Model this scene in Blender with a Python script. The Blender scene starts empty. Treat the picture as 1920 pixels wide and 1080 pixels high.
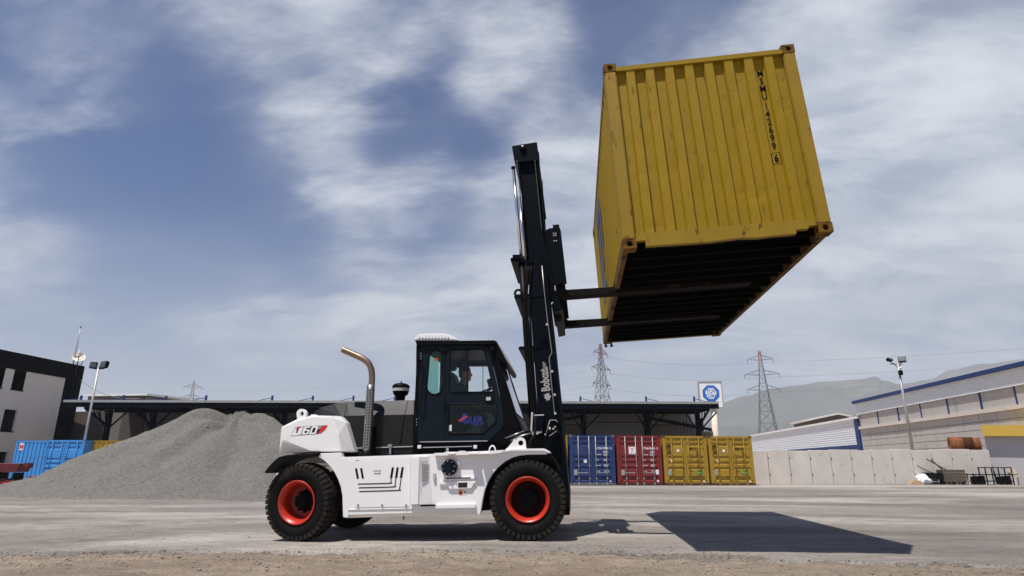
import bpy, bmesh, math, random
from mathutils import Vector, Matrix, noise
R = math.radians
sc = bpy.context.scene
col = sc.collection
random.seed(7)

# ------------------------------------------------------------------ camera
CH = 0.98                                   # lens height over the yard
F_PX, PITCH, ROLL, YAW = 1148.85, 0.28244, 0.0026, 0.10381   # solved from the lifted container's corners
_f = Vector((-math.sin(YAW)*math.cos(PITCH), math.cos(YAW)*math.cos(PITCH), math.sin(PITCH)))
_r0 = Vector((math.cos(YAW), math.sin(YAW), 0)); _u0 = _r0.cross(_f)
_r = _r0*math.cos(ROLL) + _u0*math.sin(ROLL)
_u = -_r0*math.sin(ROLL) + _u0*math.cos(ROLL)
cd = bpy.data.cameras.new('camera'); cam = bpy.data.objects.new('camera', cd); col.objects.link(cam)
cd.sensor_width = 36; cd.lens = F_PX/1920*36; cd.clip_end = 20000; cd.clip_start = 0.05
cam.matrix_world = Matrix(((_r.x, _u.x, -_f.x, 0), (_r.y, _u.y, -_f.y, 0), (_r.z, _u.z, -_f.z, CH), (0, 0, 0, 1)))
sc.camera = cam
CAM = Vector((0, 0, CH))
def ray(x, y): return _f*F_PX + _r*(x-960) + _u*(540-y)
def S(x, y, Y):                              # pixel of the photograph -> point on the upright plane at depth Y
    d = ray(x, y); return CAM + d*(Y/d.y)
def atX(x, y, X):
    d = ray(x, y); return CAM + d*(X/d.x)
def atZ(x, y, Z=0.0):
    d = ray(x, y); return CAM + d*((Z-CH)/d.z)
def hit(x, y, p, n):
    d = ray(x, y); return CAM + d*((p-CAM).dot(n)/d.dot(n))

# ------------------------------------------------------------------ sky and sun
SUN = Vector((0.226, 0.325, -1.0)).normalized()     # travel direction, from the lifted container's shadow
elev = math.asin(-SUN.z); rot = math.atan2(-SUN.x, -SUN.y)
w = bpy.data.worlds.new('World'); sc.world = w; w.use_nodes = True
nt = w.node_tree; N = nt.nodes; L = nt.links; N.clear()
def nd(t, **k):
    n = N.new(t)
    for a, b in k.items(): setattr(n, a, b)
    return n
def math_(op, a, b=None, c=None, clamp=False):
    n = nd('ShaderNodeMath', operation=op, use_clamp=clamp)
    for i, v in enumerate((a, b, c)):
        if v is None: continue
        if isinstance(v, (int, float)): n.inputs[i].default_value = v
        else: L.new(v, n.inputs[i])
    return n.outputs[0]
def ramp_(x, lo, hi):
    n = nd('ShaderNodeMapRange', interpolation_type='SMOOTHSTEP'); L.new(x, n.inputs[0])
    n.inputs[1].default_value = lo; n.inputs[2].default_value = hi; return n.outputs[0]
def mixc(fac, a, b, blend='MIX'):
    n = nd('ShaderNodeMix', data_type='RGBA', blend_type=blend)
    for i, v in ((0, fac), (6, a), (7, b)):
        if isinstance(v, tuple): n.inputs[i].default_value = v
        elif isinstance(v, (int, float)): n.inputs[i].default_value = v
        else: L.new(v, n.inputs[i])
    return n.outputs[2]
sky = nd('ShaderNodeTexSky', sky_type='NISHITA', sun_disc=False, sun_elevation=elev, sun_rotation=rot, air_density=1.0, dust_density=1.2, ozone_density=2.5, altitude=100)
tc = nd('ShaderNodeTexCoord'); sp = nd('ShaderNodeSeparateXYZ'); L.new(tc.outputs['Generated'], sp.inputs[0])
zz = math_('MAXIMUM', math_('ADD', sp.outputs[2], 0.30), 0.12)
pu = math_('DIVIDE', sp.outputs[0], zz); pv = math_('DIVIDE', sp.outputs[1], zz)
cb = nd('ShaderNodeCombineXYZ'); L.new(pu, cb.inputs[0]); L.new(pv, cb.inputs[1])
def clouds(scale, rotz, sx, sy, off, detail, rough, dist):
    m = nd('ShaderNodeMapping'); L.new(cb.outputs[0], m.inputs[0])
    m.inputs['Rotation'].default_value = (0, 0, rotz); m.inputs['Scale'].default_value = (sx, sy, 1); m.inputs['Location'].default_value = off
    n = nd('ShaderNodeTexNoise'); L.new(m.outputs[0], n.inputs['Vector'])
    n.inputs['Scale'].default_value = scale; n.inputs['Detail'].default_value = detail; n.inputs['Roughness'].default_value = rough; n.inputs['Distortion'].default_value = dist
    return n.outputs['Fac']
OX, OY = 3.1, 1.7
c1 = clouds(1.75, R(-42), 0.75, 1.22, (OX, OY, 0), 14, 0.61, 0.35)       # broad soft banks
c2 = clouds(4.2, R(-38), 0.6, 1.25, (8.3, 4.4, 0), 13, 0.62, 0.45)      # wispy streaks
c3 = clouds(0.9, 0, 1, 1, (0.35, 6.2, 0), 4, 0.5, 0.4)                # slow variation of the cover
bias = math_('MULTIPLY', math_('SUBTRACT', c3, 0.5), 0.35)
for cx, cy, rad, wt in ((330, 60, 13, .13), (180, 0, 12, .06), (700, 10, 8, .26), (620, 190, 12, .09), (560, 310, 8, .10), (930, 80, 9, .12), (1050, 245, 5, .12), (1420, 60, 13, .17), (1620, 130, 12, .17), (1750, 330, 14, .20), (1900, 230, 11, .20), (1560, 420, 12, .16), (1060, 420, 11, .24), (800, 490, 12, .22), (1150, 560, 14, .16), (60, 470, 9, .12), (1800, 520, 16, .16), (1420, 600, 13, .12), (1250, 330, 9, .12), (20, 330, 10, .08), (2300, 100, 25, .12),
                        (220, 260, 15, -.20), (745, 85, 7, -.18), (470, 330, 9, -.10), (1790, 170, 9, -.10), (1230, 30, 9, -.08), (800, 330, 10, -.10)):
    d_ = ray(cx, cy).normalized(); v_ = nd('ShaderNodeVectorMath', operation='DOT_PRODUCT'); L.new(tc.outputs['Generated'], v_.inputs[0]); v_.inputs[1].default_value = d_
    bias = math_('ADD', bias, math_('MULTIPLY', ramp_(v_.outputs['Value'], math.cos(R(rad)), 1.0), wt))
m1 = ramp_(math_('ADD', c1, bias), 0.48, 0.83)
m1 = math_('MULTIPLY', m1, math_('ADD', math_('MULTIPLY', ramp_(c2, 0.34, 0.62), 0.45), 0.60))
m2 = math_('MULTIPLY', ramp_(math_('ADD', c2, math_('MULTIPLY', bias, 0.6)), 0.48, 0.90), 0.38)
veil = math_('MULTIPLY', ramp_(math_('ADD', c3, bias), 0.30, 0.95), 0.30)   # thin milky veil
hz = ramp_(sp.outputs[2], 0.42, 0.02)
hz = math_('MULTIPLY', math_('POWER', hz, 1.6), 0.72)
inv = lambda q: math_('SUBTRACT', 1.0, q)
mask = inv(math_('MULTIPLY', math_('MULTIPLY', inv(m1), inv(m2)), inv(veil)))
mask = inv(math_('MULTIPLY', inv(math_('MULTIPLY', mask, 0.9)), inv(hz)))
SKY_STR = 0.075
tint = mixc(1.0, sky.outputs[0], (0.255, 0.50, 0.84, 1), 'MULTIPLY')
shade = ramp_(math_('ADD', math_('MULTIPLY', c2, 0.35), math_('MULTIPLY', c1, 0.65)), 0.36, 0.62)
cloudcol = mixc(shade, (4.9, 5.5, 6.6, 1), (8.9, 9.2, 9.7, 1))
cloudcol = mixc(math_('MULTIPLY', ramp_(sp.outputs[2], 0.45, 0.10), 0.75), cloudcol, (5.7, 6.0, 6.5, 1))
skyc = mixc(mask, tint, cloudcol)
bg = nd('ShaderNodeBackground'); L.new(skyc, bg.inputs[0]); bg.inputs[1].default_value = SKY_STR
wo = nd('ShaderNodeOutputWorld'); L.new(bg.outputs[0], wo.inputs[0])
sd = bpy.data.lights.new('sun', 'SUN'); sd.energy = 5.0; sd.angle = R(0.53); sd.color = (1.0, 0.955, 0.89)
so = bpy.data.objects.new('sun', sd); col.objects.link(so); so.rotation_euler = SUN.to_track_quat('-Z', 'Y').to_euler(); so.location = (-5, -8, 30)
vs = sc.view_settings; vs.view_transform = 'Standard'; vs.look = 'None'; vs.gamma = 1; vs.use_curve_mapping = False; vs.exposure = 0.34

# ------------------------------------------------------------------ materials
MATS = {}
def M(name, c, rough=0.5, metal=0.0, var=0.12, vs=2.0, bump=0.0, bs=60.0, dirt=None, dcol=(0.2, 0.15, 0.1), ds=3.0, coat=0.0, stretch=(1, 1, 1), bdist=0.01, spec=0.5, obj=False):
    if name in MATS: return MATS[name]
    m = bpy.data.materials.new(name); m.use_nodes = True; t = m.node_tree; n = t.nodes; l = t.links
    b = n['Principled BSDF']; b.inputs['Roughness'].default_value = rough; b.inputs['Metallic'].default_value = metal
    b.inputs['Coat Weight'].default_value = coat; b.inputs['Specular IOR Level'].default_value = spec
    if obj: g = n.new('ShaderNodeTexCoord'); src = g.outputs['Object']
    else: g = n.new('ShaderNodeNewGeometry'); src = g.outputs['Position']
    mp = n.new('ShaderNodeMapping'); l.new(src, mp.inputs[0]); mp.inputs['Scale'].default_value = stretch
    def noi(s, d=6, ro=0.6):
        x = n.new('ShaderNodeTexNoise'); l.new(mp.outputs[0], x.inputs['Vector']); x.inputs['Scale'].default_value = s; x.inputs['Detail'].default_value = d; x.inputs['Roughness'].default_value = ro; return x.outputs['Fac']
    def mr(x, lo, hi, a, z):
        q = n.new('ShaderNodeMapRange'); l.new(x, q.inputs[0])
        for i, v in enumerate((lo, hi, a, z)): q.inputs[i+1].default_value = v
        return q.outputs[0]
    def mx(f, a, bb, blend='MIX'):
        q = n.new('ShaderNodeMix'); q.data_type = 'RGBA'; q.blend_type = blend
        for i, v in ((0, f), (6, a), (7, bb)):
            if isinstance(v, tuple): q.inputs[i].default_value = v
            elif isinstance(v, (int, float)): q.inputs[i].default_value = v
            else: l.new(v, q.inputs[i])
        return q.outputs[2]
    c4 = (*c, 1)
    v = noi(vs)
    out = mx(mr(v, 0.25, 0.75, 0, 1), tuple(x*(1-var) for x in c)+(1,), tuple(min(1, x*(1+var)) for x in c)+(1,))
    if dirt:
        dn = noi(ds, 9, 0.68)
        f = mr(dn, 0.62-dirt*0.35, 0.70-dirt*0.25, 0, 1)
        out = mx(f, out, (*dcol, 1))
        l.new(mr(f, 0, 1, rough, min(1, rough+0.35)), b.inputs['Roughness'])
    l.new(out, b.inputs['Base Color'])
    if bump:
        bn = n.new('ShaderNodeBump'); bn.inputs['Strength'].default_value = bump; bn.inputs['Distance'].default_value = bdist
        l.new(noi(bs, 8, 0.65), bn.inputs['Height']); l.new(bn.outputs[0], b.inputs['Normal'])
    MATS[name] = m; return m

WHITE = M('truck white paint', (0.82, 0.81, 0.80), 0.28, var=0.035, coat=0.3, dirt=0.06, dcol=(0.55, 0.5, 0.44), ds=1.3)
BLACKP = M('black satin paint', (0.0028, 0.0032, 0.004), 0.45, var=0.2, spec=0.07)
MASTP = M('blue black mast paint', (0.0022, 0.0042, 0.0075), 0.45, var=0.2, spec=0.06, dirt=0.04, dcol=(0.012, 0.012, 0.012))
CABP = M('slate teal cab paint', (0.0048, 0.0105, 0.0165), 0.42, var=0.1, spec=0.13)
HOODP = M('dark grey hood', (0.013, 0.0115, 0.012), 0.45, var=0.12, spec=0.25)
CHROME = M('chrome', (0.75, 0.76, 0.78), 0.16, 1.0, var=0.03)
STEEL = M('bare steel', (0.42, 0.41, 0.40), 0.42, 0.9, var=0.15)
PIPEM = M('heat browned steel', (0.30, 0.21, 0.15), 0.34, 0.9, var=0.25, vs=6)
RUBBER = M('tyre rubber', (0.0065, 0.006, 0.006), 0.8, var=0.25, vs=8, bump=0.15, bs=80, spec=0.12, dirt=0.10, dcol=(0.024, 0.020, 0.017), ds=4)
TREAD = M('dusty tread rubber', (0.024, 0.020, 0.017), 0.9, var=0.4, vs=9, spec=0.1)
RIMR = M('red orange rim', (0.43, 0.022, 0.006), 0.38, var=0.1, coat=0.1, dirt=0.05, dcol=(0.1, 0.03, 0.02), ds=5)
DISCM = M('red wheel disc with painted shade', (0.055, 0.006, 0.004), 0.55, var=0.3, vs=8, spec=0.2)  # rim red darkened to paint in the shade of the deep front dish
DARK = M('black rubber trim', (0.0035, 0.0035, 0.004), 0.65, var=0.2, spec=0.12)
DECALK = M('black decal', (0.004, 0.004, 0.004), 0.6, var=0.1, spec=0.1)
DECALW = M('white decal', (0.8, 0.8, 0.8), 0.5, var=0.02)
DECALR = M('red decal', (0.6, 0.02, 0.02), 0.45, var=0.05)
DECALO = M('orange decal', (0.75, 0.22, 0.02), 0.5, var=0.05)
DECALB = M('blue decal', (0.008, 0.02, 0.17), 0.6, var=0.05)
DECALG = M('grey decal', (0.32, 0.32, 0.33), 0.5, var=0.05)
LGREY = M('light grey paint', (0.46, 0.46, 0.46), 0.45, var=0.05)
FORKM = M('worn fork steel', (0.009, 0.008, 0.0075), 0.75, 0.0, var=0.3, spec=0.06, dirt=0.12, dcol=(0.045, 0.024, 0.013), ds=6)
YEL = M('faded yellow container paint', (0.265, 0.170, 0.004), 0.60, var=0.07, vs=1.6, dirt=0.035, dcol=(0.10, 0.05, 0.012), ds=9, stretch=(2.6, 2.6, 0.35), obj=True, spec=0.2)
YELR = M('rust streaked yellow paint', (0.26, 0.165, 0.006), 0.62, var=0.12, vs=2.5, dirt=0.13, dcol=(0.085, 0.034, 0.012), ds=5, stretch=(1.6, 1.6, 0.8), obj=True, spec=0.3)
YEL2 = M('yellow door paint', (0.36, 0.215, 0.014), 0.55, var=0.14, vs=1.2, dirt=0.05, dcol=(0.14, 0.07, 0.02), ds=4)
BLU = M('navy container paint', (0.013, 0.036, 0.135), 0.55, var=0.15, vs=1.2, dirt=0.07, dcol=(0.08, 0.07, 0.07), ds=4)
REDC = M('oxide red container paint', (0.20, 0.014, 0.014), 0.55, var=0.15, vs=1.2, dirt=0.07, dcol=(0.1, 0.04, 0.03), ds=4)
SKYB = M('sky blue container paint', (0.050, 0.26, 0.62), 0.5, var=0.12, vs=1.2, dirt=0.08, dcol=(0.2, 0.14, 0.1), ds=3)
RUST = M('rusty casting', (0.07, 0.025, 0.009), 0.9, var=0.4, vs=14, bump=0.3, bs=90, spec=0.1, dirt=0.4, dcol=(0.05, 0.025, 0.015), ds=16)
CASTM = M('rusting yellow casting', (0.17, 0.095, 0.010), 0.8, var=0.4, vs=9, bump=0.3, bs=60, dirt=0.42, dcol=(0.060, 0.024, 0.010), ds=9, spec=0.15)
RUSTO = M('orange rust', (0.19, 0.062, 0.018), 0.85, var=0.4, vs=3, bump=0.2, bs=30, dirt=0.25, dcol=(0.12, 0.05, 0.03), ds=4)
UNDER = M('tarred underside', (0.003, 0.0028, 0.0028), 0.9, var=0.3, spec=0.03, dirt=0.04, dcol=(0.02, 0.015, 0.01), ds=8)
GALV = M('galvanised bar', (0.40, 0.39, 0.38), 0.5, 0.5, var=0.2, vs=5)
CONC = M('cast concrete', (0.62, 0.565, 0.50), 0.9, var=0.10, vs=1.2, bump=0.25, bs=14, dirt=0.10, dcol=(0.46, 0.42, 0.37), ds=1.6, bdist=0.02)
CONC2 = M('grey block concrete', (0.45, 0.425, 0.40), 0.9, var=0.16, vs=0.9, bump=0.25, bs=10, dirt=0.24, dcol=(0.34, 0.325, 0.315), ds=0.9, stretch=(1, 1, 0.35), bdist=0.02)
CONCJ = M('mortar joint', (0.20, 0.19, 0.18), 0.95, var=0.2)
RENDERW = M('off white render', (0.74, 0.635, 0.53), 0.85, var=0.05, vs=0.6, bump=0.1, bs=30, dirt=0.06, dcol=(0.54, 0.48, 0.43), ds=0.7)
HUTW = M('grey white render', (0.46, 0.44, 0.44), 0.85, var=0.05, vs=0.6, bump=0.1, bs=30, dirt=0.05, dcol=(0.35, 0.33, 0.32), ds=0.8)
BLKCLAD = M('black facade panel', (0.005, 0.005, 0.006), 0.8, var=0.2, spec=0.04)
RAILM = M('rusty rail paint', (0.13, 0.075, 0.014), 0.75, var=0.35, vs=3, dirt=0.30, dcol=(0.035, 0.018, 0.009), ds=5, spec=0.2)
LENS = M('floodlight glass', (0.06, 0.065, 0.07), 0.15, var=0.1)
STEELB = M('dark blue structural steel', (0.005, 0.008, 0.013), 0.75, var=0.2, spec=0.06)
BLUEP = M('blue painted steel', (0.010, 0.034, 0.14), 0.55, var=0.12, spec=0.3)
CLAD = M('grey beige cladding', (0.135, 0.122, 0.107), 0.6, var=0.1, vs=0.6, dirt=0.08, dcol=(0.13, 0.11, 0.09), ds=0.5)
SHUT = M('grey roller shutter', (0.17, 0.175, 0.175), 0.5, 0.2, var=0.08)
WCLAD = M('white blue cladding', (0.70, 0.73, 0.77), 0.45, var=0.05)
WROOF = M('white roof sheet', (0.80, 0.80, 0.80), 0.5, var=0.05)
ROOFG = M('grey roof sheet', (0.16, 0.165, 0.17), 0.6, 0.0, var=0.1)
GLASSD = M('dark window glass', (0.006, 0.009, 0.012), 0.08, var=0.1)
SKIN = M('skin', (0.36, 0.20, 0.14), 0.6, var=0.05)
CLOTH = M('dark shirt', (0.030, 0.036, 0.045), 0.85, var=0.15)
HAIR = M('dark hair', (0.012, 0.010, 0.009), 0.7, var=0.2)
SEATM = M('black seat vinyl', (0.016, 0.016, 0.018), 0.6, var=0.15)
REDP = M('red machine paint', (0.10, 0.008, 0.008), 0.5, var=0.2, dirt=0.15, dcol=(0.06, 0.02, 0.015), ds=2)
WOOD = M('weathered wood', (0.10, 0.075, 0.055), 0.9, var=0.35, vs=6, bump=0.2, bs=30)
PLASW = M('white plastic sheet', (0.78, 0.79, 0.82), 0.5, var=0.05, bump=0.3, bs=9, bdist=0.05)
PLASB = M('beige plastic', (0.52, 0.44, 0.32), 0.5, var=0.08)
CARD = M('brown cardboard', (0.36, 0.22, 0.13), 0.9, var=0.1)
YFASC = M('yellow fascia', (0.62, 0.40, 0.06), 0.55, var=0.06, vs=1)
GREENS = M('green sticker', (0.02, 0.36, 0.10), 0.5, var=0.05)
BLUES = M('blue sign face', (0.015, 0.14, 0.50), 0.4, var=0.05)
CABLEM = M('aluminium cable', (0.22, 0.22, 0.23), 0.7, 0.0, var=0.05)
PYLG = M('galvanised lattice', (0.12, 0.125, 0.13), 0.7, 0.0, var=0.1)
PYLR = M('red lattice paint', (0.26, 0.085, 0.07), 0.6, var=0.1)
MOUNT = M('wooded hillside', (0.095, 0.098, 0.088), 0.95, var=0.35, vs=0.004, dirt=0.2, dcol=(0.16, 0.145, 0.12), ds=0.006)

def glassmat(name, tint, gloss=0.5):
    m = bpy.data.materials.new(name); m.use_nodes = True; t = m.node_tree; n = t.nodes; l = t.links; n.remove(n['Principled BSDF'])
    tr = n.new('ShaderNodeBsdfTransparent'); tr.inputs[0].default_value = (*tint, 1)
    gl = n.new('ShaderNodeBsdfGlossy'); gl.inputs['Roughness'].default_value = 0.03
    fr = n.new('ShaderNodeFresnel'); fr.inputs[0].default_value = 1.45
    mi = n.new('ShaderNodeMixShader'); l.new(fr.outputs[0], mi.inputs[0]); l.new(tr.outputs[0], mi.inputs[1]); l.new(gl.outputs[0], mi.inputs[2])
    l.new(mi.outputs[0], n['Material Output'].inputs[0]); MATS[name] = m; return m
GREENG = glassmat('green tinted glass', (0.62, 0.86, 0.79))
CLEARG = glassmat('pale tinted glass', (0.97, 0.985, 0.98))

def perforated():
    m = bpy.data.materials.new('perforated heat shield'); m.use_nodes = True; t = m.node_tree; n = t.nodes; l = t.links; b = n['Principled BSDF']
    b.inputs['Metallic'].default_value = 0.8; b.inputs['Roughness'].default_value = 0.4
    uv = n.new('ShaderNodeUVMap'); mp = n.new('ShaderNodeMapping'); mp.inputs['Scale'].default_value = (10, 24, 1); l.new(uv.outputs[0], mp.inputs[0])
    v = n.new('ShaderNodeTexVoronoi'); v.inputs['Randomness'].default_value = 0.0; v.inputs['Scale'].default_value = 1.0; v.voronoi_dimensions = '2D'; l.new(mp.outputs[0], v.inputs['Vector'])
    q = n.new('ShaderNodeMapRange'); l.new(v.outputs['Distance'], q.inputs[0]); q.inputs[1].default_value = 0.26; q.inputs[2].default_value = 0.33
    x = n.new('ShaderNodeMix'); x.data_type = 'RGBA'; l.new(q.outputs[0], x.inputs[0]); x.inputs[6].default_value = (0.01, 0.01, 0.01, 1); x.inputs[7].default_value = (0.34, 0.32, 0.30, 1)
    l.new(x.outputs[2], b.inputs['Base Color']); l.new(q.outputs[0], b.inputs['Metallic']); return m
PERF = perforated()

# ------------------------------------------------------------------ helpers
WO = {}
def link(o, parent=None):
    col.objects.link(o)
    if parent is not None: o.parent = parent
    return o
def tag(o, label, cat, group=None):
    o['label'] = label; o['category'] = cat
    if group: o['group'] = group
    return o
def thing(name, label, cat, loc=(0, 0, 0), rot=(0, 0, 0), group=None):
    o = bpy.data.objects.new(name, None); link(o); o.location = loc; o.rotation_euler = rot; o.empty_display_size = 0.3
    tag(o, label, cat, group); WO[o] = Vector(loc); return o
def obj(name, bm, m, parent=None, local=False, smooth=False, struct=False, fixn=True):
    if fixn: bmesh.ops.recalc_face_normals(bm, faces=bm.faces)
    if parent is not None and not local:
        off = WO[parent]
        for v in bm.verts: v.co -= off
    me = bpy.data.meshes.new(name); bm.to_mesh(me); bm.free()
    for mm in (m if isinstance(m, (list, tuple)) else [m]): me.materials.append(mm)
    if smooth:
        for p in me.polygons: p.use_smooth = True
    o = bpy.data.objects.new(name, me); link(o, parent)
    WO[o] = WO[parent] if parent is not None else Vector((0, 0, 0))
    if struct: o['kind'] = 'structure'
    return o
def copy_tree(o, parent=None):
    c = o.copy(); col.objects.link(c); c.parent = parent; WO[c] = WO.get(o, Vector())
    for ch in list(o.children): copy_tree(ch, c)
    return c
def nb(): return bmesh.new()
def box(bm, x0, x1, y0, y1, z0, z1, mi=0):
    vs = [bm.verts.new((x, y, z)) for x in (x0, x1) for y in (y0, y1) for z in (z0, z1)]
    fs = [bm.faces.new([vs[i] for i in q]) for q in ((0, 1, 3, 2), (4, 6, 7, 5), (0, 4, 5, 1), (2, 3, 7, 6), (0, 2, 6, 4), (1, 5, 7, 3))]
    for f in fs: f.material_index = mi
    return vs
def obox(bm, a, b, w, h, up=Vector((0, 0, 1))):     # beam from a to b with a rectangular section
    a = Vector(a); b = Vector(b); d = (b-a).normalized()
    s = d.cross(up)
    if s.length < 1e-4: s = d.cross(Vector((0, 1, 0)))
    s.normalize(); t = s.cross(d).normalized()
    q = [(-w/2, -h/2), (w/2, -h/2), (w/2, h/2), (-w/2, h/2)]
    A = [bm.verts.new(a+s*i+t*j) for i, j in q]; B = [bm.verts.new(b+s*i+t*j) for i, j in q]
    bm.faces.new(A[::-1]); bm.faces.new(B)
    for i in range(4): bm.faces.new((A[i], A[(i+1) % 4], B[(i+1) % 4], B[i]))
def poly_prism(bm, P, Q):                            # two matching rings of 3-D points
    A = [bm.verts.new(p) for p in P]; B = [bm.verts.new(p) for p in Q]; n = len(A)
    bm.faces.new(A[::-1]); bm.faces.new(B)
    for i in range(n): bm.faces.new((A[i], A[(i+1) % n], B[(i+1) % n], B[i]))
def bevel(bm, off, seg=2):
    bmesh.ops.remove_doubles(bm, verts=bm.verts, dist=1e-5)
    es = [e for e in bm.edges if len(e.link_faces) == 2 and e.calc_face_angle(0) > 0.5]
    if es: bmesh.ops.bevel(bm, geom=es, offset=off, segments=seg, affect='EDGES', clamp_overlap=True)
def pp(pts, Y0, Y1, bm=None, bev=0):                 # pixel outline on plane Y0, extruded to Y1
    bm = bm or nb()
    P = [S(x, y, Y0) for x, y in pts]; Q = [Vector((p.x, Y1, p.z)) for p in P]
    poly_prism(bm, P, Q)
    if bev: bevel(bm, bev)
    return bm
def frames(pts, closed=False):
    out = []; n = len(pts)
    ref = None
    for i, p in enumerate(pts):
        d = (pts[min(i+1, n-1)] - pts[max(i-1, 0)]).normalized()
        if ref is None:
            ref = d.cross(Vector((0, 0, 1)))
            if ref.length < 0.05: ref = d.cross(Vector((0, 1, 0)))
        ref = (ref - d*ref.dot(d)).normalized()
        out.append((p, ref, d.cross(ref)))
    return out
def tube(bm, pts, r, seg=8, cap=True, uv=False):
    pts = [Vector(p) for p in pts]; rs = r if isinstance(r, (list, tuple)) else [r]*len(pts)
    rings = []
    for (p, a, b), rr in zip(frames(pts), rs):
        rings.append([bm.verts.new(p + (a*math.cos(2*math.pi*k/seg) + b*math.sin(2*math.pi*k/seg))*rr) for k in range(seg)])
    lay = bm.loops.layers.uv.verify() if uv else None
    for i in range(len(rings)-1):
        for k in range(seg):
            f = bm.faces.new((rings[i][k], rings[i][(k+1) % seg], rings[i+1][(k+1) % seg], rings[i+1][k]))
            f.smooth = True
            if uv:
                for lp, u in zip(f.loops, ((k/seg, i/(len(rings)-1)), ((k+1)/seg, i/(len(rings)-1)), ((k+1)/seg, (i+1)/(len(rings)-1)), (k/seg, (i+1)/(len(rings)-1)))): lp[lay].uv = u
    if cap: bm.faces.new(rings[0][::-1]); bm.faces.new(rings[-1])
def spline(pts, n=8):                                # Catmull-Rom through points
    pts = [Vector(p) for p in pts]; out = []
    q = [pts[0]*2-pts[1]] + pts + [pts[-1]*2-pts[-2]]
    for i in range(1, len(q)-2):
        for k in range(n):
            t = k/n; a, b, c, d = q[i-1], q[i], q[i+1], q[i+2]
            out.append(0.5*((2*b) + (c-a)*t + (2*a-5*b+4*c-d)*t*t + (3*b-a-3*c+d)*t**3))
    out.append(pts[-1]); return out
def lathe(bm, prof, seg, origin, axis='Z', smooth=True, close=False):
    o = Vector(origin); rings = []
    for r, h in prof:
        ring = []
        for k in range(seg):
            a = 2*math.pi*k/seg; c, s = math.cos(a)*r, math.sin(a)*r
            ring.append(bm.verts.new(o + (Vector((c, s, h)) if axis == 'Z' else Vector((c, h, s)) if axis == 'Y' else Vector((h, c, s)))))
        rings.append(ring)
    m = len(rings)
    for i in range(m if close else m-1):
        for k in range(seg):
            f = bm.faces.new((rings[i][k], rings[i][(k+1) % seg], rings[(i+1) % m][(k+1) % seg], rings[(i+1) % m][k])); f.smooth = smooth
    return rings
def disc(bm, ring): bm.faces.new(ring)
def plate(outer, holes, fn, th):                     # plate with real openings; fn(u, v, d) -> point
    bm = nb(); es = []
    for loop in [outer]+holes:
        vs = [bm.verts.new((u, v, 0)) for u, v in loop]
        es += [bm.edges.new((vs[i], vs[(i+1) % len(vs)])) for i in range(len(vs))]
    bmesh.ops.triangle_fill(bm, use_beauty=True, use_dissolve=False, edges=es, normal=(0, 0, 1))
    if th:
        r = bmesh.ops.extrude_face_region(bm, geom=list(bm.faces))
        for v in [g for g in r['geom'] if isinstance(g, bmesh.types.BMVert)]: v.co.z = th
    for v in bm.verts: v.co = Vector(fn(v.co.x, v.co.y, v.co.z))
    return bm
def arc(cx, cy, rx, ry, a0, a1, n): return [(cx+rx*math.cos(R(a0+(a1-a0)*i/n)), cy+ry*math.sin(R(a0+(a1-a0)*i/n))) for i in range(n+1)]
def text(bm, s, size, o, rx, ux, bold=0.0, shear=0.0, sx=1.0, mi=0, align='LEFT', lift=0.0):
    cu = bpy.data.curves.new('t', 'FONT'); cu.body = s; cu.size = size; cu.offset = bold; cu.shear = shear; cu.align_x = align; cu.resolution_u = 2
    t = bpy.data.objects.new('t', cu); me = t.to_mesh()
    rx = Vector(rx).normalized(); ux = Vector(ux).normalized(); nn = rx.cross(ux); o = Vector(o)
    vs = [bm.verts.new(o + rx*v.co.x*sx + ux*v.co.y + nn*lift) for v in me.vertices]
    for p in me.polygons:
        try: f = bm.faces.new([vs[i] for i in p.vertices]); f.material_index = mi
        except ValueError: pass
    t.to_mesh_clear(); bpy.data.objects.remove(t); bpy.data.curves.remove(cu)
def fpoly(bm, pts, mi=0):
    f = bm.faces.new([bm.verts.new(p) for p in pts]); f.material_index = mi; return f
def rbox(bm, x0, x1, y0, y1, z0, z1, b):
    t = nb(); box(t, x0, x1, y0, y1, z0, z1); bevel(t, b)
    me = bpy.data.meshes.new('t'); t.to_mesh(me); t.free(); bm.from_mesh(me); bpy.data.meshes.remove(me)
# ------------------------------------------------------------------ ground
def sm(t): t = max(0, min(1, t)); return t*t*(3-2*t)
def gz(x):                                           # the yard falls a little towards the gravel heap
    return -0.017*max(0.0, min(8.0, -(x+0.7)))
def edge_y(x):
    e = 8.02 - 0.115*abs(x+1.5)**1.12*0.9 if x > -1.5 else 8.02 - 0.035*abs(x+1.5)
    return e + 0.16*noise.noise((x*0.7, 3.1, 0)) + 0.10*noise.noise((x*2.3, 7.7, 0)) + 0.06*noise.noise((x*6, 1.7, 0))

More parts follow.
